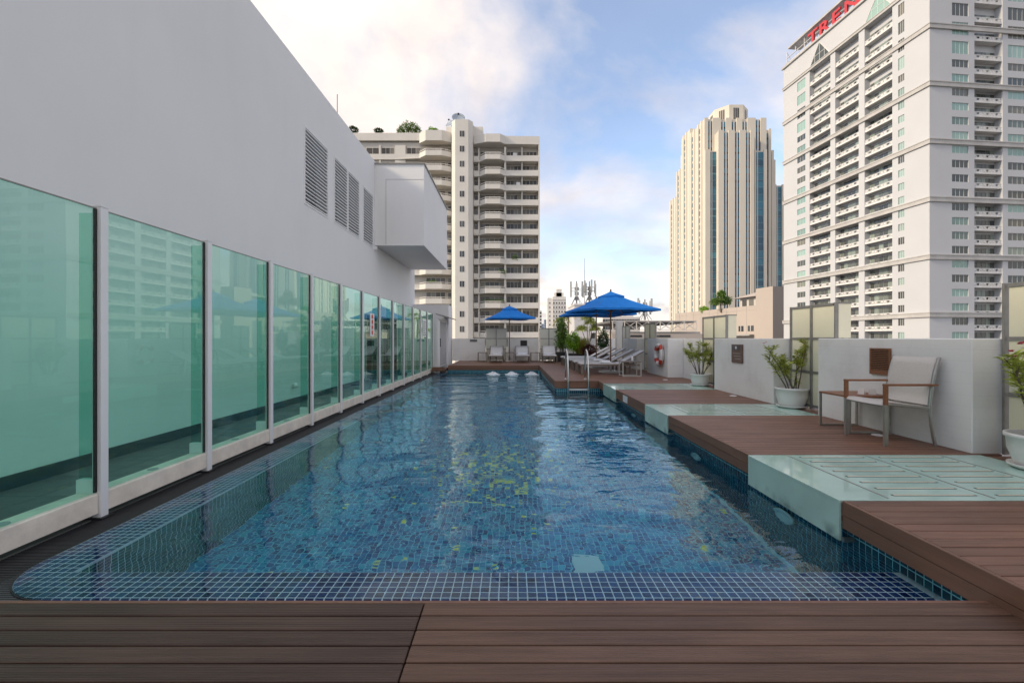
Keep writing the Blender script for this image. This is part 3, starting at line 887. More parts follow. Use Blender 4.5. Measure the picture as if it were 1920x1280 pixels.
# projecting volume
bx = MB().box(0.002, 1.61, 14.7, 19.9, wz(4.1), wz(6.76)).build('projecting_room', 'white_wall', wb)
MB().box(-0.02, 1.65, 14.66, 19.95, wz(6.762), wz(6.80)).build('roof_edge', 'screen_frame', bx)
MB().box(0.36, 1.612, 14.694, 14.699, wz(6.26), wz(6.268)).box(0.36, 0.368, 14.694, 14.699, wz(4.12), wz(6.26)).build('panel_joint', 'concrete', bx)
MB().box(0.001, 0.02, -7, 13.7, wz(-0.30), wz(-0.17)).box(0.001, 0.02, 17.35, 20.3, wz(-0.30), wz(-0.17)).build('skirting', 'skirting', wb)
for (a, b) in dr:
    d = MB().box(0.001, 0.025, a, b, wz(-0.285), wz(1.75)).build('glass_door', 'black', wb)
    MB().box(0.001, 0.05, a - 0.06, a - 0.002, wz(-0.285), wz(1.80)).box(0.001, 0.05, b + 0.002, b + 0.06, wz(-0.285), wz(1.80)).box(0.001, 0.05, a - 0.002, b + 0.002, wz(1.752), wz(1.80)).build('door_frame', 'screen_frame', d)
    MB().box(0.026, 0.05, (a + b) / 2 - 0.02, (a + b) / 2 + 0.02, wz(-0.28), wz(1.74)).build('door_stile', 'screen_frame', d)
MB().tube([(-0.2, 12.05, zt), (-0.2, 12.05, zt + 0.75)], 0.012, 6).build('lightning_rod', 'mast_grey', wb)
MB().lathe([(0.0, 0), (0.05, 0.0), (0.05, 0.06), (0.03, 0.09), (0.0, 0.09)], 12, (0.06, 9.2, wz(0.05))).build('wall_spout', 'white_paint', wb, True)
MB().box(0.0, 0.10, 14.58, 14.66, wz(3.94), wz(4.05)).build('wall_lamp', 'white_paint', wb)
# far service room with door, beside the fence end
sr = thing('service_room', 'low white service room with grey door and small canopy at the fence end', 'shed', (-2.95, 17.8, -0.285))
MB().box(-1.5, 0.07, 2.5, 3.8, 0, 2.87).build('block', 'white_wall', sr)
MB().box(-0.10, 0, 0, 2.495, 0.16, 2.12).build('wall', 'white_paint', sr)
MB().box(-1.5, -0.104, 0.02, 0.12, 0, 2.10).build('side_wall', 'white_wall', sr)
dl = MB().box(0.002, 0.03, 0.25, 2.05, 0.24, 2.02).build('door', 'hotel_band', sr)
MB().box(0.032, 0.07, 0.30, 0.36, 1.0, 1.34).build('door_handle', 'black', dl)
MB().box(0.002, 0.05, 2.06, 2.13, 0.20, 2.06).box(0.002, 0.05, 0.17, 0.24, 0.20, 2.06).build('door_frame', 'white_paint', sr)
mm_ = MB(); mm_._add([(-0.1, 0.1, 2.30), (-0.1, 2.5, 2.30), (0.42, 2.5, 2.16), (0.42, 0.1, 2.16), (-0.1, 0.1, 2.34), (-0.1, 2.5, 2.34), (0.42, 2.5, 2.20), (0.42, 0.1, 2.20)],
        [(0, 3, 2, 1), (4, 5, 6, 7), (0, 1, 5, 4), (1, 2, 6, 5), (2, 3, 7, 6), (3, 0, 4, 7)])
mm_.build('canopy', 'screen_frame', sr)

# ---------------------------------------------------------------- glass fence
XFN = -3.09
fn = thing('glass_fence', 'green tinted glass fence with white posts along the pool edge', 'fence', (XFN, 0, -0.30))
PY = [3.363 + 1.172 * k for k in range(-2, 13)]
FH = 2.33
post = MB().box(-0.032, 0.032, -0.032, 0.032, 0.02, FH).box(-0.036, 0.036, -0.036, 0.036, FH, FH + 0.012).mesh('post')
shoe = MB().box(-0.11, 0.06, -0.055, 0.055, 0.0, 0.022).mesh('post_shoe')
pan = MB().box(-0.006, 0.006, 0.038, 1.172 - 0.038, 0.21, FH - 0.02).mesh('glass_panel')
rail = MB().chbox(-0.15, 0.02, 0.036, 1.172 - 0.036, 0.055, 0.20, 0.006).mesh('bottom_rail')
fin = MB().box(-0.155, -0.034, -0.006, 0.006, 0.30, FH - 0.04).mesh('glass_fin')
blk = MB().box(-0.155, -0.034, -0.03, 0.03, 0.056, 0.298).mesh('fin_base')
gask = MB().box(-0.008, 0.008, -0.052, -0.034, 0.21, FH - 0.02).mesh('gasket')
disc = MB().lathe([(0.001, 0.0), (0.042, 0.0), (0.040, 0.005), (0.001, 0.006)], 20, (-0.07, 0.58, 0.2005)).mesh('rail_cap')
for k, yy in enumerate(PY):
    po = O('post', post, 'white_paint', fn, loc=(0, yy, 0))
    O('post_shoe', shoe, 'black', po)
    O('glass_fin', fin, 'fin_glass', fn, loc=(0, yy, 0))
    O('fin_base', blk, 'white_paint', fn, loc=(0, yy, 0))
    O('gasket', gask, 'black', po)
    if k < len(PY) - 1:
        O('glass_panel', pan, 'fence_glass', fn, loc=(0, yy, 0))
        ra = O('bottom_rail', rail, 'cream_rail', fn, loc=(0, yy, 0))
        O('rail_cap', disc, 'hotel_band', ra)
        MB().box(-0.008, 0.008, 0.038, 1.172 - 0.038, FH - 0.019, FH - 0.011).build('top_edge', 'screen_frame', fn, loc=(0, yy, 0))
sg = thing('pool_rules_sign', 'narrow white sign with red prohibition symbols on the fence glass', 'sign', (XFN + 0.008, 9.72, 1.10))
MB().box(0, 0.004, 0, 0.30, 0, 0.50).build('plate', 'sign_white', sg)
for k in range(4):
    M = Matrix.Translation((0.005, 0.15, 0.43 - k * 0.115)) @ Matrix.Rotation(R(90), 4, 'Y')
    MB(M).lathe([(0.036, 0.0), (0.05, 0.0), (0.05, 0.003), (0.036, 0.003)], 20).build('red_ring', 'ring_red', sg)
    MB().box(0.005, 0.0075, 0.115, 0.185, 0.425 - k * 0.115, 0.437 - k * 0.115).build('red_bar', 'ring_red', sg)
sg = thing('notice_board', 'white notice with rows of small print on the last fence panes', 'sign', (XFN + 0.008, 15.45, 1.10))
MB().box(0, 0.004, 0, 0.62, 0, 0.62).build('plate', 'sign_white', sg)
for k in range(7):
    MB().box(0.005, 0.006, 0.05, 0.57 - 0.07 * (k % 3), 0.07 + k * 0.075, 0.095 + k * 0.075).build('text_line', 'plaque_grey', sg)

# ---------------------------------------------------------------- right parapet blocks and frosted screens
XR = 4.2
blocks = [(4.09, 6.15, 'white painted parapet wall behind the sling armchair, with a teak vent grille'),
          (7.2, 9.3, 'white painted parapet wall carrying the brown plaque'),
          (12.08, 13.9, 'white painted parapet wall carrying the life ring'),
          (15.1, 17.0, 'white painted parapet wall behind the umbrella loungers'),
          (-1.6, 2.9, 'white painted parapet wall beside the near plank deck')]
for (a, b, lab) in blocks:
    o = MB().chbox(0, 0.5, 0, b - a, 0, EYE, 0.008).build('parapet_wall', 'painted_masonry', loc=(XR, a, 0.0015))
    tag(o, lab, 'wall', 'white parapet walls along the deck')
o = MB().chbox(0, 0.3, 0, 1.54, 0, EYE - 0.004, 0.006).build('parapet_wall', 'painted_masonry', loc=(4.62, 10.52, 0.0015))
tag(o, 'white painted parapet wall set back behind the smallest potted plant', 'wall', 'white parapet walls along the deck')
def screen(name_loc, length, label, panel, rz=0.0, ret=True, n=2, g='frosted screens between the parapet walls'):
    """frosted screen along local +y, facing -x"""
    s = thing('frosted_screen', label, 'screen', name_loc, rz, g)
    H = 1.55
    for i in range(n + 1):
        y = i * length / n
        MB().box(-0.02, 0.025, max(y - 0.022, 0), min(y + 0.022, length), 0.0, H).build('post', 'screen_frame', s)
    for i in range(n):
        y0 = max(i * length / n - 0.0, 0) + (0.044 if i == 0 else 0.0225); y1 = (i + 1) * length / n - (0.044 if i == n - 1 else 0.0225)
        for z in (0.03, 0.53, 1.03, 1.51):
            MB().box(-0.016, 0.02, y0 + 0.0005, y1 - 0.0005, z, z + 0.035).build('rail', 'screen_frame', s)
        for z0, z1 in ((0.066, 0.529), (0.566, 1.029), (1.066, 1.509)):
            MB().box(-0.004, 0.006, y0 + 0.001, y1 - 0.001, z0, z1).build('panel', panel, s)
    if ret:
        MB().box(0.03, 0.20, 0.004, 0.03, 1.06, 1.53).build('return_panel', panel, s)
        MB().box(0.03, 0.21, 0.0, 0.036, 1.531, 1.55).build('return_cap', 'screen_frame', s)
    return s
screen((4.47, 2.93, 0), 1.14, 'cream frosted screen in grey frame behind the pink flowering plant', 'screen_panel')
screen((4.47, 6.17, 0), 1.01, 'cream frosted screen in grey frame behind the two-stemmed potted plant', 'screen_panel')
screen((4.47, 9.32, 0), 1.16, 'cream frosted screen in grey frame left of the brown plaque wall', 'screen_panel')
screen((4.47, 13.92, 0), 1.15, 'cream frosted screen in grey frame left of the life ring wall', 'screen_panel', ret=False)
screen((4.47, 17.02, 0), 1.1, 'grey frosted screen in grey frame behind the far blue umbrella pole', 'screen_panel_grey', ret=False)
# far end wall
YB = 21.32
for (a, b, lab) in ((-2.84, -1.30, 'white painted end wall with small slot vent beside the service room'),
                    (-0.2, 1.27, 'white painted end wall with black square opening between loungers'),
                    (2.25, 4.9, 'white painted end wall behind the planted pots')):
    o = MB().chbox(0, b - a, 0, 0.35, 0, EYE, 0.008).build('end_wall', 'painted_masonry', loc=(a, YB, 0.0015))
    tag(o, lab, 'wall', 'white walls at the far end of the deck')
screen((-0.22, YB + 0.06, 0), 1.06, 'grey frosted screen behind the blue umbrella at the end wall', 'screen_panel_grey', R(90), False, 2, 'frosted screens of the end wall')
screen((2.23, YB + 0.06, 0), 0.94, 'grey frosted screen beside the lounger next to the tall plants', 'screen_panel_grey', R(90), False, 2, 'frosted screens of the end wall')
tag(MB().box(0, 0.34, 0, 0.02, 0, 0.11).build('slot_vent', 'roof_grey', loc=(-2.0, YB - 0.02, 0.90)), 'dark slot vent high in the white end wall', 'vent')
tag(MB().box(0, 0.28, 0, 0.012, 0, 0.26).box(-0.02, 0.30, 0.012, 0.018, -0.02, 0.28).build('wall_opening', 'black', loc=(0.42, YB - 0.02, 0.68)), 'black square panel on the white end wall between two loungers', 'panel')
o = MB().box(0, 0.25, 0, 0.25, 0, 1.78).build('boundary_column', 'apt_cream', loc=(4.35, 18.6, 0.002))
tag(o, 'slim cream column by the far umbrella pole', 'column')

# ---------------------------------------------------------------- things on the right wall
vt = thing('vent_grille', 'teak louvred vent grille on the white wall above the side table', 'vent', (XR, 4.955, 0.64))
MB().box(-0.02, -0.002, 0, 0.285, 0, 0.05).box(-0.02, -0.002, 0, 0.02, 0.051, 0.30).box(-0.02, -0.002, 0.265, 0.285, 0.051, 0.30).box(-0.02, -0.002, 0.021, 0.264, 0.282, 0.30).build('frame', 'teak', vt)
MB().box(-0.006, -0.003, 0.021, 0.264, 0.051, 0.281).build('backing', 'dark_recess', vt)
for i in range(11):
    MB().box(-0.018, -0.008, 0.022, 0.263, 0.056 + i * 0.0205, 0.066 + i * 0.0205).build('slat', 'teak', vt)
pq = thing('wall_plaque', 'brown rectangular plaque with grey header on the white wall', 'sign', (XR, 8.13, 0.60))
MB().box(-0.022, -0.002, 0, 0.40, 0, 0.34).build('plate', 'plaque_brown', pq)
MB().box(-0.026, -0.0225, 0.10, 0.36, 0.235, 0.325).build('header', 'plaque_grey', pq)
MB(Matrix.Translation((-0.0265, 0.22, 0.28)) @ Matrix.Rotation(R(-90), 4, 'Y')).lathe([(0.001, 0), (0.028, 0), (0.028, 0.002), (0.001, 0.002)], 14).build('emblem', 'sign_white', pq)
for k in range(3):
    MB().box(-0.0245, -0.0225, 0.06, 0.34 - 0.04 * k, 0.17 - k * 0.05, 0.178 - k * 0.05).build('text_line', 'apt_inner', pq)
lr = thing('life_ring', 'white life ring with red bands hanging on the white wall', 'life ring', (XR - 0.06, 12.62, 0.60))
def ring_seg(a0, a1, r, R0, n=10, m=12):
    mb = MB(); pts = []
    for i in range(n + 1):
        a = a0 + (a1 - a0) * i / n
        pts.append((0, R0 * math.cos(a), R0 * math.sin(a)))
    return mb.tube(pts, r, m)
ring_seg(0, 2 * math.pi, 0.056, 0.265, 48).build('ring', 'ring_white', lr, True)
for k in range(4):
    c = R(45 + 90 * k)
    ring_seg(c - 0.28, c + 0.28, 0.0595, 0.265, 8).build('band', 'ring_red', lr, True)
pts = []
for i in range(49):
    a = 2 * math.pi * i / 48
    pts.append((0, (0.34 + 0.02 * math.cos(4 * a)) * math.cos(a + R(45)), (0.34 + 0.02 * math.cos(4 * a)) * math.sin(a + R(45))))
MB().tube(pts, 0.008, 6).build('grab_rope', 'rope', lr, True)
MB().box(0.005, 0.058, -0.02, 0.02, 0.19, 0.23).build('hook', 'brushed', lr)
for (x, y, w_) in ((3.98, 4.87, 'behind the armchair'), (4.05, 8.2, 'below the brown plaque'), (3.9, 11.4, 'near the life ring wall')):
    o = MB().lathe([(0.001, 0), (0.062, 0), (0.06, 0.006), (0.045, 0.009), (0.001, 0.01)], 24).build('deck_light', 'sign_white', smooth=False, loc=(x, y, 0.001))
    tag(o, 'small round white light set in the brown boards ' + w_, 'floor light', 'round lights in the deck')

# ---------------------------------------------------------------- armchair and side table
chr_ = thing('armchair', 'beige sling armchair with steel legs and teak arms against white wall', 'chair', (3.64, 4.35, 0.002))
W = 0.545
for yy in (0.015, W - 0.015):
    lg = MB().box(-0.016, 0.016, yy - 0.014, yy + 0.014, 0, 0.40).build('front_leg', 'brushed', chr_)
    MB().box(-0.016, 0.016, yy - 0.0145, yy + 0.0145, 0.401, 0.585).build('arm_post', 'teak', chr_)
    MB().chbox(-0.017, 0.50, yy - 0.022, yy + 0.022, 0.586, 0.606, 0.004).build('arm', 'teak', chr_)
    pts = [(0.485, yy, 0.0), (0.462, yy, 0.10), (0.445, yy, 0.2), (0.434, yy, 0.3), (0.432, yy, 0.40), (0.442, yy, 0.5), (0.458, yy, 0.6), (0.478, yy, 0.7), (0.502, yy, 0.79), (0.525, yy, 0.865)]
    MB().tube(pts, 0.016, 6).build('back_leg', 'brushed', chr_)
    MB().tube([(0.0, yy, 0.405), (0.2, yy, 0.388), (0.43, yy, 0.372)], 0.012, 6).build('seat_rail', 'brushed', chr_)
MB().tube([(0.02, 0.03, 0.385), (0.02, W - 0.03, 0.385)], 0.011, 6).build('front_bar', 'brushed', chr_)
def sheet(prof, y0, y1, sag, th, n=8):
    mb = MB(); vs = []; fs = []
    m = len(prof)
    for s in (0, 1):
        for i, (x, z) in enumerate(prof):
            a = prof[max(i - 1, 0)]; b = prof[min(i + 1, m - 1)]
            t = Vector((b[0] - a[0], 0, b[1] - a[1])).normalized(); nr = Vector((-t.z, 0, t.x))
            for j in range(n + 1):
                u = j / n; d = -sag * 4 * u * (1 - u) * math.sin(math.pi * (0.15 + 0.7 * i / (m - 1)))
                vs.append((x + nr.x * (d - s * th), y0 + (y1 - y0) * u, z + nr.z * (d - s * th)))
    q = m * (n + 1)
    for i in range(m - 1):
        for j in range(n):
            a = i * (n + 1) + j
            fs.append((a, a + 1, a + n + 2, a + n + 1)); fs.append((q + a, q + a + n + 1, q + a + n + 2, q + a + 1))
    for i in range(m - 1):
        for j in (0, n):
            a = i * (n + 1) + j; b = a + n + 1
            fs.append((a, b, q + b, q + a))
    for j in range(n):
        for i in (0, m - 1):
            a = i * (n + 1) + j
            fs.append((a, a + 1, q + a + 1, q + a))
    mb._add(vs, fs)
    return mb
sheet([(-0.012, 0.395), (0.01, 0.424), (0.08, 0.424), (0.2, 0.408), (0.32, 0.395), (0.40, 0.392)], 0.03, W - 0.03, 0.02, 0.006).build('seat', 'sling', chr_, True)
sheet([(0.415, 0.40), (0.425, 0.5), (0.441, 0.6), (0.461, 0.7), (0.485, 0.79), (0.508, 0.862)], 0.024, W - 0.024, -0.018, 0.006).build('backrest', 'sling', chr_, True)
def side_table(loc, w, d, h, label, top='teak', frame='brushed', rz=0.0, group=None):
    t = thing('side_table', label, 'table', loc, rz, group)
    MB().chbox(0, w, 0, d, h - 0.022, h, 0.003).build('table_top', top, t)
    for yy in (0.012, d - 0.012):
        MB().box(0.0, 0.022, yy - 0.011, yy + 0.011, 0.0222, h - 0.0225).build('leg', frame, t)
        MB().box(w - 0.022, w, yy - 0.011, yy + 0.011, 0.0222, h - 0.0225).build('leg', frame, t)
        MB().box(0, w, yy - 0.011, yy + 0.011, 0, 0.022).build('foot_bar', frame, t)
    return t
side_table((3.72, 4.94, 0.002), 0.46, 0.49, 0.415, 'low teak-topped table with steel legs beside the armchair')
for k, (x, y, rz) in enumerate(((3.98, 5.10, 0.5), (4.07, 5.06, 1.3))):
    mbk = MB()
    mbk._add([(-0.022, -0.032, 0), (0.022, -0.032, 0), (0, -0.032, 0.065), (-0.022, 0.032, 0), (0.022, 0.032, 0), (0, 0.032, 0.065)], [(0, 1, 2), (5, 4, 3), (0, 2, 5, 3), (1, 4, 5, 2), (0, 3, 4, 1)])
    o = mbk.build('table_card', 'table_card', loc=(x, y, 0.4175))
    o.rotation_euler = (0, 0, rz)
    tag(o, ['folded cream card on the teak side table, nearer the pool', 'folded cream card on the teak side table, nearer the wall'][k], 'card', 'folded cards on the side table')

# ---------------------------------------------------------------- pool ladder
ld = thing('pool_ladder', 'stainless steel pool ladder with curved handrails at the deck corner', 'ladder', (1.38, YN, 0))
for x in (0, 0.5):
    pts = [(x, 0.42, 0.0), (x, 0.42, 0.30), (x, 0.40, 0.55), (x, 0.36, 0.68), (x, 0.29, 0.75), (x, 0.20, 0.765), (x, 0.11, 0.72), (x, 0.03, 0.60), (x, -0.03, 0.42), (x, -0.075, 0.22), (x, -0.09, 0.0), (x, -0.09, -1.15)]
    MB().tube(pts, 0.021, 10).build('handrail', 'steel', ld, True)
    MB().lathe([(0.001, 0), (0.045, 0), (0.042, 0.012), (0.024, 0.018), (0.001, 0.018)], 16, (x, 0.42, 0.0005)).build('flange', 'steel', ld, True)
for z in (-0.215, -0.47, -0.75, -1.02):
    MB().chbox(0.022, 0.478, -0.125, -0.055, z, z + 0.025, 0.004).build('tread', 'pot_white', ld)

# ---------------------------------------------------------------- loungers
def lounger_profile():
    return [(0.0, 0.325), (0.05, 0.335), (0.35, 0.333), (0.75, 0.333), (1.12, 0.335), (1.20, 0.345), (1.42, 0.46), (1.64, 0.575), (1.90, 0.705)]
def make_lounger(label, group):
    t = thing('sun_lounger', label, 'sun lounger', (0, 0, 0), 0, group)
    for s in (-1, 1):
        MB().box(s * 0.30 - 0.016, s * 0.30 + 0.016, 0.0, 1.72, 0.255, 0.305).build('side_rail', 'lounger_frame', t)
        for yy in (0.06, 1.45):
            MB().box(s * 0.30 - 0.024, s * 0.30 + 0.024, yy - 0.03, yy + 0.03, 0, 0.2545).build('leg', 'lounger_frame', t)
        MB().tube([(s * 0.30, 1.18, 0.325), (s * 0.30, 1.88, 0.69)], 0.016, 6).build('back_rail', 'lounger_frame', t)
    MB().box(-0.283, 0.283, 0.0, 0.035, 0.262, 0.30).build('foot_bar', 'lounger_frame', t)
    MB().tube([(-0.2, 1.70, 0.27), (-0.2, 1.62, 0.54)], 0.012, 6).build('prop', 'lounger_frame', t)
    M = Matrix.Rotation(R(90), 4, 'Z') @ Matrix.Scale(-1, 4, (0, 1, 0))
    prof = [(y, z + 0.0) for y, z in lounger_profile()]
    sb = MB(Matrix(((0, 1, 0, 0), (1, 0, 0, 0), (0, 0, 1, 0), (0, 0, 0, 1))))
    sh = sheet(prof[:6], -0.285, 0.285, 0.006, 0.026); sb._add(sh.v, [tuple(reversed(f)) for f in sh.f]); sb.build('seat', 'sling_white', t, True)
    sb = MB(Matrix(((0, 1, 0, 0), (1, 0, 0, 0), (0, 0, 1, 0), (0, 0, 0, 1))))
    sh = sheet([(1.205, 0.349)] + prof[6:], -0.285, 0.285, 0.006, 0.026); sb._add(sh.v, [tuple(reversed(f)) for f in sh.f]); sb.build('backrest', 'sling_white', t, True)
    return t
def towel(loc, rz, label, group):
    mb = MB()
    mb.chbox(-0.2, 0.2, -0.13, 0.13, 0.0, 0.035, 0.008); mb.chbox(-0.19, 0.195, -0.12, 0.125, 0.0355, 0.065, 0.01)
    o = mb.build('folded_towel', 'towel', loc=loc)
    o.rotation_euler = (0, 0, rz)
    tag(o, label, 'towel', group)
lb = 'white sun lounger in front of the end wall screen, beside the umbrella pole'
L0 = make_lounger(lb, 'loungers at the end wall')
KIDS[L0.name] = list(L0.children)
for i, x in enumerate((-0.71, 0.46, 1.63)):
    if i == 0: L0.location = (x, 19.25, 0.002)
    else: dup(L0, (x, 19.25, 0.002), R(-3 if i == 2 else 0), ['', 'white sun lounger in front of the black square panel on the end wall', 'white sun lounger at the end wall beside the tall dark green shrub'][i])
    towel((x, 20.15, 0.343), 0.08 * (i - 1), ['folded white towel on the end wall lounger left of the umbrella pole', 'folded white towel on the lounger before the black square panel', 'folded white towel on the lounger beside the tall dark shrub'][i], 'towels on the end wall loungers')
lab5 = ['white sun lounger beside the small table with a bottle', None, None, None, None]
L1 = make_lounger('second white sun lounger from the small bottle table in the parapet row', 'loungers in a row along the parapet')
KIDS[L1.name] = list(L1.children)
for i, y in enumerate((14.42, 15.55, 16.9, 18.05)):
    if i == 0: L1.location = (1.98, y, 0.002); L1.rotation_euler = (0, 0, R(-90))
    else: dup(L1, (1.98, y, 0.002), R(-90), ['', 'third white sun lounger from the small bottle table in the parapet row', 'fourth white sun lounger from the small bottle table in the parapet row', 'white sun lounger at the planter end of the parapet row'][i])
l2 = dup(L1, (1.98, 13.3, 0.002), R(-90), 'white sun lounger at the end of the row, beside the small table with a bottle')
for y, w_ in ((13.3, 'first'), (14.42, 'second'), (15.55, 'third')):
    towel((2.75, y, 0.342), R(90), 'folded white towel on the %s lounger from the small bottle table' % w_, 'towels on the parapet loungers')
side_table((3.05, 12.35, 0.002), 0.52, 0.45, 0.415, 'small low table with a bottle beside the loungers under umbrellas', 'lounger_frame', 'steel_paint')
bt = thing('bottle', 'small white bottle standing on the low lounger table', 'bottle', (3.38, 12.6, 0.4175))
MB().lathe([(0.001, 0), (0.032, 0), (0.034, 0.01), (0.034, 0.10), (0.012, 0.14), (0.012, 0.155)], 14).build('body', 'sign_white', bt, True)
MB().lathe([(0.001, 0.1555), (0.014, 0.1555), (0.014, 0.175), (0.001, 0.176)], 12).build('cap', 'plaque_grey', bt, True)
for i, x in enumerate((-1.55, -0.32, 0.85)):
    side_table((x, 20.2, 0.002), 0.42, 0.42, 0.42, ['small dark side table beside the slot-vent end wall', 'small dark side table next to the umbrella base', 'small dark side table between the loungers by the black wall panel'][i], 'lounger_frame', 'lounger_frame')

# ---------------------------------------------------------------- umbrellas
def umbrella(label, loc, rz, a=1.0, h=2.5, group=None):
    u = thing('umbrella', label, 'umbrella', loc, rz, group)
    MB().box(-0.27, 0.27, -0.27, 0.27, 0, 0.055).build('base', 'pot_white', u)
    MB().lathe([(0.034, 0.056), (0.034, 0.34), (0.03, 0.35)], 14).build('base_sleeve', 'brushed', u, True)
    MB().tube([(0, 0, 0.351), (0, 0, h - 0.03)], 0.021, 10).build('pole', 'pole_wood', u, True)
    n = 8
    def surf(z_edge, z_top, r0, half, sag):
        mb = MB(); vs = []; fs = []
        rings = 9; seg = 32
        for i in range(rings):
            t = i / (rings - 1)
            for k in range(seg):
                an = 2 * math.pi * k / seg
                c, s = math.cos(an), math.sin(an)
                sq = 1 / max(abs(c), abs(s))
                rr = (r0 + (half - r0) * t) * (sq * t + (1 - t) * (0.4 * sq + 0.6))
                diag = (abs(math.sin(2 * an)))            # 1 at corners (ribs)
                mid = 1 - diag
                z = z_top + (z_edge - z_top) * (t ** 0.96) - sag * math.sin(math.pi * t) * (0.35 + 0.65 * (1 - abs(math.cos(4 * an)))) + 0.02 * mid * t
                vs.append((rr * c, rr * s, z))
        for i in range(rings - 1):
            for k in range(seg):
                j = (k + 1) % seg
                fs.append((i * seg + k, (i + 1) * seg + k, (i + 1) * seg + j, i * seg + j))
        # valance drop
        b = (rings - 1) * seg
        for k in range(seg):
            v = vs[b + k]; vs.append((v[0] * 1.004, v[1] * 1.004, v[2] - 0.055 - 0.008 * (k % 2)))
        for k in range(seg):
            j = (k + 1) % seg
            fs.append((b + k, b + seg + k, b + seg + j, b + j))
        mb._add(vs, fs)
        return mb
    cn = surf(h - 0.60, h - 0.10, 0.12, a, 0.035).build('canopy', 'umbrella_blue', u)
    so_ = cn.modifiers.new('thick', 'SOLIDIFY'); so_.thickness = 0.004; so_.offset = -1
    cp = surf(h - 0.17, h - 0.02, 0.02, 0.30, 0.0).build('vent_cap', 'umbrella_blue', u)
    MB().lathe([(0.02, h - 0.029), (0.03, h), (0.022, h + 0.05), (0.001, h + 0.06)], 12).build('finial', 'pole_wood', u, True)
    MB().lathe([(0.022, h - 0.66), (0.05, h - 0.66), (0.05, h - 0.58), (0.022, h - 0.57)], 14).build('hub', 'pole_wood', u, True)
    for k in range(8):
        an = math.pi / 4 * k
        sq = 1 / max(abs(math.cos(an)), abs(math.sin(an)))
        r1 = (a - 0.02) * sq
        d = Vector((math.cos(an), math.sin(an), 0))
        rb = MB().tube([tuple(d * 0.04 + Vector((0, 0, h - 0.15))), tuple(d * r1 + Vector((0, 0, h - 0.63)))], 0.011, 5).build('rib', 'pole_wood', u)
        MB().tube([tuple(d * 0.05 + Vector((0, 0, h - 0.63))), tuple(d * (r1 * 0.48) + Vector((0, 0, h - 0.395)))], 0.009, 5).build('strut', 'pole_wood', u)
    return u
umbrella('blue canvas umbrella between two loungers at the white end wall', (-0.12, 20.75, 0.002), R(14), 0.98, 2.58)
umbrella('blue canvas umbrella over the loungers nearest the life ring', (3.05, 13.85, 0.002), R(17), 1.06, 2.52)
umbrella('blue canvas umbrella behind another one, over the loungers by the planters', (3.05, 16.22, 0.002), R(14), 1.04, 2.52)

# ---------------------------------------------------------------- plants
def leaf(mb, p, d, ln, wd, curl=0.15):
    d = Vector(d).normalized()
    up = Vector((0, 0, 1)) if abs(d.z) < 0.95 else Vector((1, 0, 0))
    s = d.cross(up).normalized()
    s = (s + up * random.uniform(-0.7, 0.7)).normalized()
    n = s.cross(d)
    p = Vector(p)
    m = p + d * ln * 0.5 + n * ln * curl * 0.5
    e = p + d * ln - Vector((0, 0, 1)) * ln * curl
    mb._add([tuple(p), tuple(m - s * wd * 0.5), tuple(e), tuple(m + s * wd * 0.5)], [(0, 1, 2, 3)])
def rdir():
    while True:
        v = Vector((U(1), U(1), U(1)))
        if 0.05 < v.length < 1: return v.normalized()
def bush(mb, c, rad, n, ln, wd, inner=0.25):
    for _ in range(n):
        d = rdir(); r = random.uniform(inner, 1) ** 0.6
        # lumpy outline
        k = 0.78 + 0.22 * math.sin(5 * d.x + 3.1 * d.z + c[0]) * math.cos(4 * d.y + 1.7)
        p = Vector(c) + Vector((d.x * rad[0], d.y * rad[1], d.z * rad[2])) * r * k
        leaf(mb, p, d + Vector((U(.6), U(.6), U(.6))), ln * random.uniform(0.6, 1.3), wd * random.uniform(0.7, 1.2))
def pot(t, r, h, mat='pot_white'):
    p = MB().lathe([(r * 0.70, 0.02), (r * 0.80, 0.06), (r * 0.94, h * 0.55), (r * 0.97, h - 0.035), (r * 1.03, h - 0.03), (r * 1.03, h), (r * 0.93, h), (r * 0.90, h - 0.05), (r * 0.2, h - 0.05)], 36).build('pot', mat, t, True)
    MB().lathe([(r * 0.80, 0), (r * 0.93, 0.02), (r * 0.96, 0.035), (r * 0.92, 0.036), (r * 0.78, 0.019)], 36).build('saucer', mat, p, True)
    MB().lathe([(0.001, h - 0.055), (r * 0.905, h - 0.055), (r * 0.905, h - 0.045), (r * 0.5, h - 0.035), (0.001, h - 0.04)], 20).build('soil', 'soil', p, True)
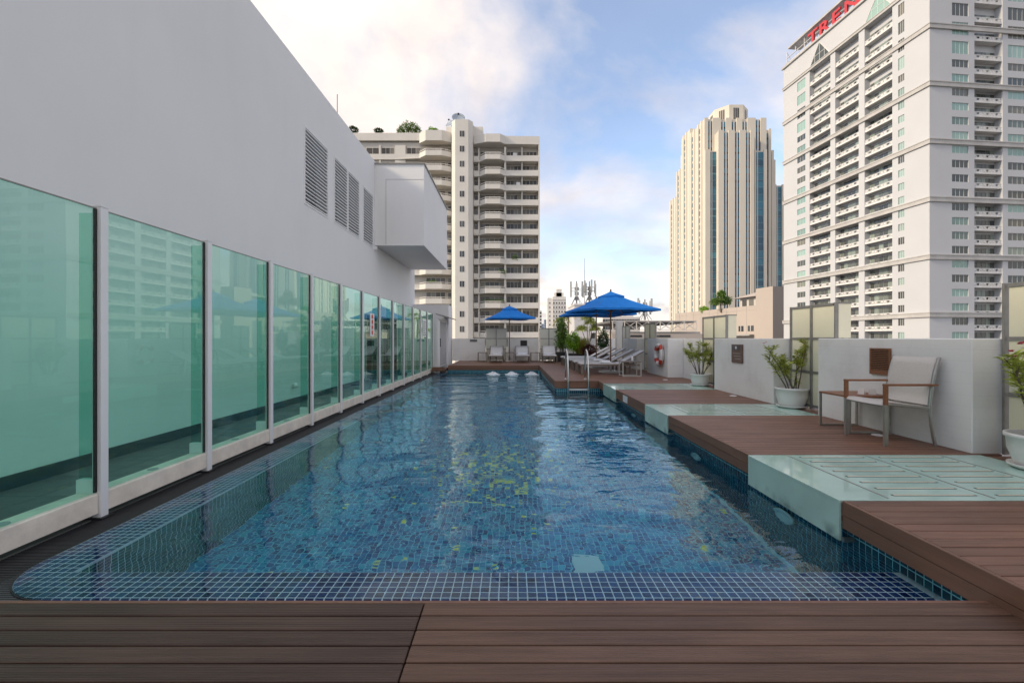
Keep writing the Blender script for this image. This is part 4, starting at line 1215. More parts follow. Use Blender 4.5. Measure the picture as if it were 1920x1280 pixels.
def potted(label, loc, r, h, stems, mat, seed, flowers=(), nleaf=60, ll=0.075):
    random.seed(seed)
    t = thing('potted_plant', label, 'plant', loc, 0, 'potted plants by the parapet')
    pot(t, r, h)
    lm = MB()
    for st in stems:
        base, tip, rad, bare = st
        b = Vector((base[0], base[1], h - 0.05)); e = Vector(tip)
        mid = b.lerp(e, 0.5) + Vector((U(.04), U(.04), 0.03))
        pts = []
        for i in range(9):
            s = i / 8
            pts.append(tuple(b * (1 - s) ** 2 + mid * 2 * s * (1 - s) + e * s * s + Vector((U(.006), U(.006), 0))))
        MB().tube(pts, [0.011 - 0.007 * i / 8 for i in range(9)], 6).build('stem', 'bark', t, True)
        for i in range(nleaf):
            s = bare + (1 - bare) * random.random() ** 0.8
            k = min(int(s * 8), 7); q = Vector(pts[k]).lerp(Vector(pts[k + 1]), s * 8 - k)
            a = random.uniform(0, 2 * math.pi)
            d = Vector((math.cos(a), math.sin(a), random.uniform(0.1, 1.1)))
            off = rdir() * rad * random.random() * 0.8
            leaf(lm, q + off * 0.7, d, ll * random.uniform(0.7, 1.35), ll * 0.22, 0.1)
        # side twigs
        for k in range(3):
            i0 = random.randint(4, 7); p0 = Vector(pts[i0]); dv = Vector((U(1), U(1), random.uniform(.4, 1))).normalized() * random.uniform(0.08, 0.2)
            MB().tube([tuple(p0), tuple(p0 + dv * .55 + Vector((0, 0, .01))), tuple(p0 + dv)], [0.005, 0.004, 0.0025], 5).build('twig', 'bark', t)
            for i in range(nleaf // 4):
                a = random.uniform(0, 2 * math.pi)
                leaf(lm, p0 + dv * random.uniform(0.35, 1.05), (math.cos(a), math.sin(a), random.uniform(0.1, 1.0)), ll * random.uniform(0.7, 1.2), ll * 0.22, 0.1)
    lm.build('foliage', mat, t)
    for (x, y, z, s) in flowers:
        fm = MB()
        for k in range(9):
            leaf(fm, (x + U(.012), y + U(.012), z), (U(1), U(1), random.uniform(0.2, 1)), s * random.uniform(.7, 1.2), s * 0.7, 0.2)
        fm.build('flower', 'flower_pink', t)
    return t
potted('large white potted shrub with pink flowers on the near glass slab', (4.255, 3.58, 0.003), 0.22, 0.28,
       [((-.03, .02), (-.24, .02, .92), .06, .45), ((.0, .0), (-.02, .05, 1.02), .06, .4), ((.04, -.03), (.18, -.05, 0.98), .06, .45), ((-.05, -.04), (-.16, -.1, .62), .07, .45), ((.02, .05), (-.12, .12, .78), .06, .5), ((.05, .0), (.1, .1, .75), .06, .5), ((-.02, 0), (.02, -.12, .66), .06, .5)],
       'leaf_lime', 21, [(-.25, .02, .94, .032), (-.215, .03, .90, .03), (-.02, .05, 1.05, .034), (.01, .03, 1.03, .03), (-.17, -.1, .66, .03), (-.12, .12, .82, .03), (.18, -.05, 1.0, .034), (-.13, .05, 1.0, .032), (-.10, .06, 1.01, .03)], 80, .09)
potted('white potted shrub with two leaning leafy stems beside the armchair wall', (4.28, 6.85, 0.003), 0.225, 0.30,
       [((-.03, 0), (-.40, .0, .92), .06, .3), ((-.05, .03), (-.36, .05, .78), .07, .3), ((.0, -.04), (-.20, -.05, .72), .07, .35), ((.06, .0), (.08, 0, .86), .045, .05), ((.07, -.02), (.20, -.05, 1.02), .06, .55), ((.04, .03), (.24, .03, .98), .06, .55), ((.02, 0), (-.08, .08, .66), .06, .4)],
       'leaf_lime', 22, [(-.42, 0, .97, .02), (-.37, .04, .99, .018), (.22, -.05, 1.06, .022)], 105, .078)
potted('small white potted shrub with dense pale leaves beside the plaque wall', (4.22, 10.05, 0.003), 0.215, 0.26,
       [((-.05, 0), (-.34, 0, .78), .10, .45), ((-.03, .05), (-.2, .06, .92), .10, .45), ((0, 0), (-.02, .02, .98), .10, .45), ((.03, .0), (.16, .02, .92), .10, .45), ((.05, -.03), (.3, -.04, .82), .10, .45), ((.0, -.05), (.08, -.1, .78), .1, .45), ((-.02, -.03), (-.14, -.1, .78), .10, .45), ((.05, .02), (.34, .05, .62), .08, .5)],
       'leaf_lime', 23, (), 120, .08)
def grass(mb, c, n, h, spread, wd=0.012):
    for _ in range(n):
        a = random.uniform(0, 2 * math.pi); r = spread * random.random()
        b = Vector((c[0] + r * 0.4 * math.cos(a), c[1] + r * 0.4 * math.sin(a), c[2]))
        hh = h * random.uniform(0.6, 1.1)
        t = b + Vector((math.cos(a) * spread * random.uniform(.3, 1.2), math.sin(a) * spread * random.uniform(.3, 1.2), hh))
        m = b.lerp(t, 0.55) + Vector((0, 0, hh * 0.12))
        s = Vector((-math.sin(a), math.cos(a), 0)) * wd
        mb._add([tuple(b - s), tuple(b + s), tuple(m + s), tuple(m - s), tuple(t)], [(0, 1, 2, 3), (3, 2, 4)])
def planter(label, loc, w, d, h, seed):
    random.seed(seed)
    t = thing('planter', label, 'plant', loc, 0, 'planters in the far corner')
    p = MB().chbox(-w / 2, w / 2, -d / 2, d / 2, 0, h, 0.01).build('box', 'pot_dark', t)
    MB().box(-w / 2 + 0.02, w / 2 - 0.02, -d / 2 + 0.02, d / 2 - 0.02, h + 0.001, h + 0.012).build('soil', 'soil', p)
    return t
p = planter('tall dark green leafy shrub in a dark box beside the end lounger', (2.28, 20.5, 0.002), 0.5, 0.5, 0.42, 31)
mb = MB()
for k in range(9):
    a = U(math.pi); x, y = .14 * math.cos(a), .14 * math.sin(a); zt_ = random.uniform(1.3, 2.0)
    MB().tube([(x * .5, y * .5, .43), (x, y, zt_)], [.014, .008], 5).build('stem', 'bark', p)
    for _ in range(110):
        z = random.uniform(.55, zt_ + .05)
        leaf(mb, (x + U(.16), y + U(.16), z), (U(1), U(1), random.uniform(.2, 1.2)), random.uniform(.14, .26), .055)
mb.build('foliage', 'leaf_mid', p)
p = planter('bright lime green bush in a dark box beside the row of loungers', (2.68, 19.6, 0.002), 0.55, 0.5, 0.38, 32)
MB().tube([(0, 0, .39), (0, 0, .9)], .02, 6).build('stem', 'bark', p)
mb = MB(); bush(mb, (0, 0, .92), (.36, .34, .46), 1500, .11, .035); mb.build('foliage', 'leaf_bright', p)
p = planter('yellowish ornamental grass in a dark box behind the loungers', (3.0, 19.75, 0.002), 0.5, 0.45, 0.34, 33)
mb = MB(); grass(mb, (0, 0, .35), 420, .75, .38); mb.build('foliage', 'leaf_straw', p)
p = planter('dark red foliage plant in a dark box behind the far umbrella', (3.36, 19.4, 0.002), 0.6, 0.45, 0.34, 34)
MB().tube([(0, 0, .35), (0, 0, .55)], .02, 6).build('stem', 'bark', p)
mb = MB(); bush(mb, (0, 0, .55), (.42, .3, .24), 800, .12, .04); mb.build('foliage', 'leaf_red', p)
p = planter('tall pale green tree with slender trunk in a dark box behind the umbrella', (3.45, 20.35, 0.002), 0.5, 0.5, 0.4, 35)
mb = MB()
for (cx, cy, cz, rr) in ((-.28, 0, 1.45, .34), (.12, .1, 1.75, .36), (.3, 0, 2.15, .32), (-.05, 0, 1.95, .3), (.33, .1, 1.45, .25)):
    MB().tube([(0, 0, .41), (cx * .3, cy * .3, .9), (cx, cy, cz)], [.022, .018, .009], 6).build('branch', 'bark', p, True)
    for _ in range(260):
        d = rdir(); d.z = abs(d.z) * .9 - .2
        leaf(mb, Vector((cx, cy, cz)) + d * rr * random.uniform(.1, .55), d, random.uniform(.16, .28), .03, .3)
mb.build('foliage', 'leaf_lime', p)
p = planter('dark green pointed shrub in a dark box beside the cream column', (4.05, 19.9, 0.002), 0.45, 0.45, 0.36, 36)
MB().tube([(0, 0, .37), (0, 0, 1.1)], .016, 6).build('stem', 'bark', p)
mb = MB(); bush(mb, (0, 0, .98), (.27, .27, .52), 900, .12, .045); mb.build('foliage', 'leaf_dark', p)

def tree(name, label, loc, h, crown, mat, seed, n=1600, ll=0.35, group=None, cat='tree'):
    random.seed(seed)
    t = thing(name, label, cat, loc, 0, group)
    MB().tube([(0, 0, 0), (U(.1), U(.1), h * .3), (U(.2), U(.2), h * .6), (0, 0, h * .85)], [h * .03, h * .024, h * .016, h * .006], 7).build('trunk', 'bark', t, True)
    mb = MB()
    for (cx, cy, cz, rx, rz) in crown:
        MB().tube([(0, 0, h * .3), (cx * .5, cy * .5, cz * .8), (cx, cy, cz)], [h * .014, h * .01, h * .004], 5).build('limb', 'bark', t)
        bush(mb, (cx, cy, cz), (rx, rx, rz), n // len(crown), ll, ll * .45, .15)
    mb.build('crown', mat, t)
    return t

# ================================================================ CITY BEHIND
# ---------------------------------------------------------------- cream apartment block
YA = 90.0
sA = YA / F
ap = thing('apartment_block', 'cream apartment block with bowed balconies and a central stair tower', 'building', (0, YA, GZ))
def ax(x): return (x - 960) * sA
def az(y): return PZ(y, YA) - GZ
FP = 27.45 * sA
MB().box(ax(600), ax(1011.5), 1.4, 26, 0, az(262)).build('core', 'apt_inner', ap)
MB().box(ax(600), ax(846), 1.71, 26, az(262) + .01, az(252) - .01).build('roof_garden', 'apt_inner', ap)
MB().box(ax(600), ax(846), 0.9, 1.395, az(259.5), az(246)).box(ax(600), ax(846), 1.4, 1.7, az(246) + 0.01, az(246) + 0.3).build('roof_parapet', 'apt_cream', ap)
MB().prism([(ax(888), -0.4), (ax(905), -1.1), (ax(912), -1.5), (ax(938), -1.5), (ax(947), -0.5), (ax(1011.8), -0.3), (ax(1011.8), 1.39), (ax(888), 1.39)], az(272), az(257)).build('roof_parapet', 'apt_cream', ap)
MB().prism([(ax(786), 0.2), (ax(800), -1.2), (ax(830), -1.2), (ax(846), -0.2), (ax(846), 0.89), (ax(786), 0.89)], az(268), az(249)).build('roof_parapet', 'apt_cream', ap)
MB().box(ax(836), ax(905), 0.5, 9, az(262) + 0.02, az(235.5)).build('penthouse', 'apt_cream', ap)
MB().prism([(ax(848.5), 1.38), (ax(848.5), -1.2), (ax(856), -2.2), (ax(880), -2.2), (ax(887.5), -1.2), (ax(887.5), 1.38)], 0, az(234)).build('stair_tower', 'apt_cream', ap)
MB().box(ax(1009.5), ax(1012), -0.35, 1.38, 0, az(272.5)).build('end_fin', 'apt_cream', ap)
bal = MB()
for k in range(13):
    x = ax(911.5) + (ax(938.5) - ax(911.5)) * k / 12
    bal.box(x - 0.045, x + 0.045, -1.56, -1.46, 0.86, 1.08)
rb_mesh = MB().prism([(ax(888), 0.0), (ax(900), -0.1), (ax(912), -1.5), (ax(938), -1.5), (ax(947), -0.45), (ax(1009.4), -0.35), (ax(1009.4), 1.39), (ax(888), 1.39)], -0.16, 0.06) \
    .box(ax(947), ax(1009.4), -0.35, -0.2, 0.061, 0.98).box(ax(888), ax(899), -0.08, 0.08, 0.061, 0.96)
for a, b in (((ax(900), -0.1), (ax(912), -1.5)), ((ax(912), -1.5), (ax(938), -1.5)), ((ax(938), -1.5), (ax(947), -0.45))):
    dx_, dy_ = b[0] - a[0], b[1] - a[1]; l_ = math.hypot(dx_, dy_); nx_, ny_ = -dy_ / l_ * 0.12, dx_ / l_ * 0.12
    rb_mesh.prism([a, b, (b[0] + nx_, b[1] + ny_), (a[0] + nx_, a[1] + ny_)], 0.061, 0.85)
    rb_mesh.prism([a, b, (b[0] + nx_, b[1] + ny_), (a[0] + nx_, a[1] + ny_)], 1.09, 1.20)
rbm = rb_mesh.mesh('balcony_band')
balm = bal.mesh('balustrade')
lb_mesh = MB().prism([(ax(740), 0.89), (ax(786), 0.25), (ax(800), -1.2), (ax(830), -1.2), (ax(846), -0.2), (ax(846), 1.39), (ax(740), 1.39)], -0.16, 0.06)
for a, b in (((ax(786), 0.25), (ax(800), -1.2)), ((ax(800), -1.2), (ax(830), -1.2)), ((ax(830), -1.2), (ax(846), -0.2))):
    dx_, dy_ = b[0] - a[0], b[1] - a[1]; l_ = math.hypot(dx_, dy_); nx_, ny_ = -dy_ / l_ * 0.12, dx_ / l_ * 0.12
    lb_mesh.prism([a, b, (b[0] + nx_, b[1] + ny_), (a[0] + nx_, a[1] + ny_)], 0.061, 0.85)
    lb_mesh.prism([a, b, (b[0] + nx_, b[1] + ny_), (a[0] + nx_, a[1] + ny_)], 1.09, 1.20)
lbm = lb_mesh.mesh('balcony_band')
ball = MB()
for k in range(13):
    x = ax(801) + (ax(829) - ax(801)) * k / 12
    ball.box(x - 0.045, x + 0.045, -1.20, -1.10, 0.86, 1.08)
ballm = ball.mesh('balustrade')
lw_mesh = MB().box(ax(600), ax(785), 0.9, 1.39, -0.16, 0.95).mesh('spandrel')
def win_mesh(x0, x1, z0, z1, n, y, fr=0.06):
    mb = MB()
    for i in range(n):
        a = x0 + (x1 - x0) * i / n; b = x0 + (x1 - x0) * (i + 1) / n
        mb.box(a + fr / 2, b - fr / 2, y, y + 0.04, z0 + fr, z1 - fr)
    return mb.mesh('window')
def frame_mesh(x0, x1, z0, z1, n, y, fr=0.06):
    mb = MB()
    mb.box(x0 - fr, x1 + fr, y - 0.02, y + 0.05, z0 - fr, z0 + fr * .9).box(x0 - fr, x1 + fr, y - 0.02, y + 0.05, z1 - fr * .9, z1 + fr)
    for i in range(n + 1):
        a = x0 + (x1 - x0) * i / n
        mb.box(a - fr * .45, a + fr * .45, y - 0.018, y + 0.045, z0 + fr * .95, z1 - fr * .95)
    return mb.mesh('window_frame')
specs = [  # x0 x1 panes y (local) z0 z1
    ('w1', 950, 977.5, 4, 1.33, 0.95, 2.42), ('w2', 980, 1007, 4, 1.33, 0.95, 2.42),
    ('d', 900, 944, 5, 1.33, 0.1, 2.38), ('n', 888.8, 895.5, 1, 1.33, 0.98, 2.3),
    ('ld', 797, 833, 4, 1.33, 0.1, 2.38), ('ln', 838, 845.5, 1, 1.33, 0.98, 2.3)]
lspecs = [('a', 683, 707, 2, 1.33, 0.98, 2.4), ('b', 712, 736, 3, 1.33, 0.98, 2.4), ('c', 760, 786, 3, 1.33, 0.98, 2.4)]
wmesh = {}
for nme, x0, x1, n, y, z0, z1 in specs + lspecs:
    wmesh[nme] = (win_mesh(ax(x0), ax(x1), z0, z1, n, y), frame_mesh(ax(x0), ax(x1), z0, z1, n, y))
sw = MB().box(ax(864.5), ax(867.9), -2.24, -2.205, 0, 1.12).box(ax(869.0), ax(872.6), -2.24, -2.205, 0, 1.12).mesh('stair_window')
zfloor = az(303)        # underside line of first spandrel row
for i in range(15):
    zf = zfloor - i * FP + 0.10
    if i < 14:
        O('balcony_band', rbm, 'apt_cream', ap, loc=(0, 0, zf))
        b = O('balustrade', balm, 'apt_cream', ap, loc=(0, 0, zf))
    zl = az(295) - i * FP + 0.1
    O('balcony_band', lbm, 'apt_cream', ap, loc=(0, 0, zl))
    O('balustrade', ballm, 'apt_cream', ap, loc=(0, 0, zl))
    O('spandrel', lw_mesh, 'apt_cream', ap, loc=(0, 0, zl))
    for k, sp_ in enumerate(specs):
        z = zl if sp_[0].startswith('l') else zf
        if i == 14 and z == zf: continue
        wo_ = O('window', wmesh[sp_[0]][0], 'win_apt', ap, loc=(0, 0, z))
        O('window_frame', wmesh[sp_[0]][1], 'apt_cream', wo_)
    if i < 3:
        for sp_ in lspecs:
            wo_ = O('window', wmesh[sp_[0]][0], 'win_apt', ap, loc=(0, 0, zl))
            O('window_frame', wmesh[sp_[0]][1], 'apt_cream', wo_)
        MB().box(ax(738), ax(758), 1.0, 1.39, 0, FP - 0.2).build('pier', 'apt_cream', ap, loc=(0, 0, zl))
        MB().box(ax(708), ax(711), 1.0, 1.39, 0.96, FP - 0.18).build('pier', 'apt_cream', ap, loc=(0, 0, zl))
    O('stair_window', sw, 'win_dark', ap, loc=(0, 0, az(265.5) - i * FP))
    if i < 14:
        MB().box(ax(945.5), ax(949), -0.2, 1.39, 0.99, FP - 0.17).build('pier', 'apt_cream', ap, loc=(0, 0, zf))
        MB().box(ax(896.3), ax(899), 0.3, 1.39, 0.065, FP - 0.17).build('pier', 'apt_cream', ap, loc=(0, 0, zf))
        MB().box(ax(978), ax(979.6), -0.05, 1.39, 0.99, FP - 0.17).build('pier', 'apt_cream', ap, loc=(0, 0, zf))
# air conditioners and balcony greenery
random.seed(8)
for (x, fl) in ((962, 0), (968, 2), (905, 1), (935, 6), (926, 7)):
    MB().box(ax(x), ax(x) + 0.8, -0.15 if x > 945 else 0.2, 0.25 if x > 945 else 0.55, 0.99 if x > 945 else 0.07, 1.6 if x > 945 else 0.75).build('air_conditioner', 'hotel_rail', ap, loc=(0, 0, zfloor - fl * FP + 0.1))
for (x, fl, wdt) in ((940, 8, 1.2), (920, 10, 2.2), (934, 10, 1.5), (965, 7, .8), (812, 9, 1.5)):
    mb = MB(); bush(mb, (ax(x), -0.6 if x < 945 else -0.1, 1.15), (wdt, .5, .55), 260, .3, .12); mb.build('balcony_plant', 'leaf_mid', ap, loc=(0, 0, (zfloor if x > 850 else az(295)) - fl * FP + 0.1))
roofz = GZ + az(247)
random.seed(9)
tree('round_tree', 'round dark green tree on the apartment block roof', (ax(762), YA + 2.2, GZ + az(252)), 3.4, [(-.9, 0, 2.2, 1.4, 1.3), (.9, 0, 2.3, 1.4, 1.4), (0, .4, 2.8, 1.5, 1.2), (-1.7, 0, 1.6, 1.0, 1.0), (1.8, 0, 1.7, 1.0, 1.0)], 'leaf_mid', 41, 2600, .30)
tree('roof_shrub', 'light green bush on the apartment roof left of the satellite dishes', (ax(806), YA + 2.2, GZ + az(252)), 2.4, [(0, 0, 1.6, 1.2, .9), (.9, 0, 1.5, .8, .7)], 'leaf_bright', 42, 900, .34)
tree('roof_shrub', 'small dark shrub on the left end of the apartment roof', (ax(704), YA + 2.2, GZ + az(252)), 2.2, [(0, 0, 1.7, .9, .5)], 'leaf_dark', 43, 400, .4)
tree('roof_shrub', 'small dark shrub poking over the white building roof edge', (ax(655), YA + 2.2, GZ + az(252)), 2.6, [(0, 0, 1.9, 1.2, .7)], 'leaf_dark', 44, 500, .4)
tree('roof_shrub', 'tiny green shrub on the stair tower roof', (ax(885), YA + 3, GZ + az(235.5) + .02), 1.1, [(0, 0, .7, .7, .5)], 'leaf_mid', 45, 300, .28)
def dish(label, loc, r, tilt, rz):
    d = thing('satellite_dish', label, 'satellite dish', loc, rz)
    M = Matrix.Translation((0, 0, 1.7 * r)) @ Matrix.Rotation(tilt, 4, 'X')
    prof = [(0.05 * r, 0)] + [(r * k / 8, 0.22 * r * (k / 8) ** 2 + .02) for k in range(1, 9)] + [(r, 0.22 * r + .05)] + [(r * k / 8, 0.22 * r * (k / 8) ** 2 + .06) for k in range(7, 0, -1)]
    MB(M).lathe(prof, 28).build('reflector', 'dish_grey', d, True)
    MB(M).tube([(r * .9, 0, .25 * r), (0, 0, .8 * r)], .035, 5).tube([(-r * .45, r * .78, .25 * r), (0, 0, .8 * r)], .035, 5).tube([(-r * .45, -r * .78, .25 * r), (0, 0, .8 * r)], .035, 5).build('feed_arms', 'mast_grey', d)
    MB(M).lathe([(.001, .72 * r), (.14 * r, .72 * r), (.14 * r, .92 * r), (.001, .92 * r)], 10).build('feed_horn', 'black', d)
    MB().tube([(0, 0.1, 0), (0, 0.1, 1.6 * r)], .07, 8).build('mast', 'mast_grey', d)
    return d
dish('large grey satellite dish highest on the apartment stair tower', (ax(857), YA + 2, GZ + az(235.5) + .02), 1.35, R(62), R(8))
dish('paler satellite dish tilted left beside the larger rooftop dish', (ax(841), YA + 4, GZ + az(235.5) + .02), 1.25, R(48), R(-35))

# ---------------------------------------------------------------- white hotel tower with the red sign
HD = 96.0; HX = 0.932 * HD; TH_ = R(5.8)
ho = thing('hotel_tower', 'white hotel tower with balcony bays and red rooftop letters', 'building', (HX, HD, GZ), TH_)
cH, sH = math.cos(TH_), math.sin(TH_)
def hl(x):   # photo column -> distance along the left face
    k = (x - 960) / F
    return (HX - k * HD) / (k * cH + sH)
def hr(x):
    k = (x - 960) / F
    return (k * HD - HX) / (cH - k * sH)
def hz(z): return z - GZ
floors = [6.08 + 3.09 * j for j in range(-9, 18)]
floors = [(z, 0.95, 1.62, 3.09) for z in floors] + [(61.7, 0.75, 2.75, 4.1), (65.8, 0.75, 2.75, 4.1), (69.9, 0.75, 2.75, 4.1), (74.0, 0.75, 2.75, 4.1)]
ZTOP = 85.5
ZB1 = 78.4
# left face (local: u along +y at x=0, facing -x)
lcols = [('w', hl(1510), hl(1495)), ('b', hl(1557), hl(1518)), ('b', hl(1610), hl(1566)), ('b', hl(1673), hl(1621)), ('w', hl(1695.5), hl(1684))]
rcols = [('w', hr(1785), hr(1816)), ('b', hr(1827), hr(1880)), ('w', hr(1890), hr(1927)), ('w', hr(1960), hr(1995)), ('b', hr(2008), hr(2060))]
LL = hl(1469.5); RL = hr(2110)
def facade(us, cols, P3):
    """P3(u, z, depth) -> local point"""
    mb = MB()
    zs = sorted(set([0.0, hz(ZTOP), hz(ZB1)] + [hz(f[0] + f[1]) for f in floors] + [hz(f[0] + f[1] + f[2]) for f in floors]))
    def is_hole(u0, u1, z0, z1):
        um = (u0 + u1) / 2; zm = (z0 + z1) / 2
        for ty, a, b in cols:
            if a < um < b:
                if ty == 'b':
                    return 1.5 if zm < hz(ZB1) else 0
                for f in floors:
                    if hz(f[0] + f[1]) < zm < hz(f[0] + f[1] + f[2]): return 0.22
        return 0
    for i in range(len(us) - 1):
        for j in range(len(zs) - 1):
            u0, u1, z0, z1 = us[i], us[i + 1], zs[j], zs[j + 1]
            dp = is_hole(u0, u1, z0, z1)
            if dp == 0:
                mb.quad(P3(u0, z0, 0), P3(u1, z0, 0), P3(u1, z1, 0), P3(u0, z1, 0))
            else:
                mb.quad(P3(u0, z0, dp), P3(u1, z0, dp), P3(u1, z1, dp), P3(u0, z1, dp))
                mb.quad(P3(u0, z0, 0), P3(u0, z0, dp), P3(u0, z1, dp), P3(u0, z1, 0))
                mb.quad(P3(u1, z0, 0), P3(u1, z1, 0), P3(u1, z1, dp), P3(u1, z0, dp))
                if dp < 1 or zs[j + 1] >= hz(ZB1) - 1e-6:
                    mb.quad(P3(u0, z1, 0), P3(u0, z1, dp), P3(u1, z1, dp), P3(u1, z1, 0))
                if dp < 1:
                    mb.quad(P3(u0, z0, 0), P3(u1, z0, 0), P3(u1, z0, dp), P3(u0, z0, dp))
    return mb
PL = lambda u, z, d: (d, u, z)
PRt = lambda u, z, d: (u, d, z)
facade(sorted([0, LL] + [q for c in lcols for q in c[1:]]), lcols, PL).build('left_facade', 'hotel_white', ho)
facade(sorted([0, RL] + [q for c in rcols for q in c[1:]]), rcols, PRt).build('right_facade', 'hotel_white', ho)
MB().quad((0, 0, hz(ZTOP)), (RL, 0, hz(ZTOP)), (RL, LL, hz(ZTOP)), (0, LL, hz(ZTOP))).quad((0, LL, 0), (0, LL, hz(ZTOP)), (RL, LL, hz(ZTOP)), (RL, LL, 0)).quad((RL, 0, 0), (RL, LL, 0), (RL, LL, hz(ZTOP)), (RL, 0, hz(ZTOP))).build('back_walls', 'hotel_white', ho)
def facemesh(boxes, P3, name):
    """boxes in (u0,u1,d0,d1,z0,z1)"""
    mb = MB()
    for (u0, u1, d0, d1, z0, z1) in boxes:
        a = P3(u0, z0, d0); b = P3(u1, z1, d1)
        mb.box(min(a[0], b[0]), max(a[0], b[0]), min(a[1], b[1]), max(a[1], b[1]), min(a[2], b[2]), max(a[2], b[2]))
    return mb.mesh(name)
random.seed(12)
for side, cols, P3 in (('l', lcols, PL), ('r', rcols, PRt)):
    for ty, a, b in cols:
        wdt = b - a
        if ty == 'w':
            npn = 4 if side == 'r' else 3
            pl_, ph_ = {}, {}
            for (z, s0, hh, pit) in floors:
                if hh not in pl_:
                    bxs = []
                    for i in range(npn):
                        bxs.append((a + wdt * i / npn + .03, a + wdt * (i + 1) / npn - .03, 0.15, 0.19, 0.04, hh - 0.04))
                    pl_[hh] = facemesh(bxs, P3, 'window')
                    fr = [(a + 0.001, b - 0.001, 0.11, 0.20, 0.0, 0.04), (a + 0.001, b - 0.001, 0.11, 0.20, hh - 0.04, hh)]
                    for i in range(1, npn):
                        fr.append((a + wdt * i / npn - .03, a + wdt * i / npn + .03, 0.12, 0.195, 0.041, hh - 0.041))
                    ph_[hh] = facemesh(fr, P3, 'window_frame')
                wo_ = O('window', pl_[hh], 'win_hotel', ho, loc=(0, 0, hz(z + s0)))
                O('window_frame', ph_[hh], 'hotel_rail', wo_)
        else:
            bal_, gls_ = {}, {}
            for (z, s0, hh, pit) in floors:
                if pit not in bal_:
                    bx_ = [(a + .002, b - .002, 0.35, 1.49, -0.10, 0.14), (a + .002, b - .002, 0.12, 0.345, -0.16, 0.34), (a + .002, b - .002, 0.18, 0.30, 0.86, 1.0)]
                    npst = 9
                    for i in range(npst + 1):
                        u = a + .05 + (wdt - .1) * i / npst
                        bx_.append((u - .05, u + .05, 0.19, 0.29, 0.341, 0.859))
                        if i < npst and (i * 7) % 3 != 1:
                            bx_.append((u + .14, u + (wdt - .1) / npst - .14, 0.215, 0.265, 0.44, 0.859))
                    bal_[pit] = facemesh(bx_, P3, 'balcony')
                    ng = 6; gb_ = []
                    for i in range(ng):
                        gb_.append((a + .1 + (wdt - .2) * i / ng + .06, a + .1 + (wdt - .2) * (i + 1) / ng - .06, 1.42, 1.48, 0.18, min(2.45, pit - .5)))
                    gls_[pit] = facemesh(gb_, P3, 'balcony_glazing')
                O('balcony', bal_[pit], 'hotel_rail', ho, loc=(0, 0, hz(z)))
                O('balcony_glazing', gls_[pit], 'win_hotel_dark', ho, loc=(0, 0, hz(z)))
# string courses round the corner
for k, z in enumerate([6.08 - 12.36, 6.08, 18.45, 30.8, 43.2, 55.55, 67.9, 78.6]):
    t_ = 0.85 if z < 78 else 0.6
    ub = sorted([0, LL] + [q for c in lcols if c[0] == 'b' for q in c[1:]])
    mbb = MB().box(-0.32, -0.001, -0.32, LL + .2, hz(z) - t_ / 2, hz(z) + t_ / 2).box(0, RL, -0.32, -0.001, hz(z) - t_ / 2, hz(z) + t_ / 2)
    mbb.box(-0.42, -0.001, -0.42, LL + .25, hz(z) + t_ / 2 + .001, hz(z) + t_ / 2 + .22).box(0, RL, -0.42, -0.001, hz(z) + t_ / 2 + .001, hz(z) + t_ / 2 + .22)
    mbb.build('string_course', 'hotel_band', ho)
MB().box(-0.5, -0.001, -0.5, LL + .5, hz(ZTOP) - .5, hz(ZTOP) + .1).box(0, RL, -0.5, -0.001, hz(ZTOP) - .5, hz(ZTOP) + .1).build('cornice', 'hotel_band', ho)
for ty, a, b in (lcols[1], lcols[3]):
    mbp = MB(); c_ = (a + b) / 2
    mbp._add([(-0.04, a + .3, hz(79.2)), (-0.04, b - .3, hz(79.2)), (-0.04, c_, hz(84.0)), (0.3, a + .3, hz(79.2)), (0.3, b - .3, hz(79.2)), (0.3, c_, hz(84.0))], [(0, 2, 1), (0, 3, 5, 2), (1, 2, 5, 4), (0, 1, 4, 3)])
    g_ = mbp.build('gable_window', 'win_hotel', ho)
    mbf = MB()
    mbf.tube([(-0.06, a + .2, hz(79.2)), (-0.06, c_, hz(84.2)), (-0.06, b - .2, hz(79.2))], .14, 6)
    for q in (.25, .5, .75):
        u = a + .3 + (b - a - .6) * q; hq = 4.8 * (1 - abs(q - .5) * 2)
        mbf.box(-0.09, -0.045, u - .05, u + .05, hz(79.2), hz(79.2) + hq)
    mbf.box(-0.09, -0.046, a + (b - a) * .27, b - (b - a) * .27, hz(81.2), hz(81.3))
    mbf.build('gable_frame', 'hotel_rail', g_)
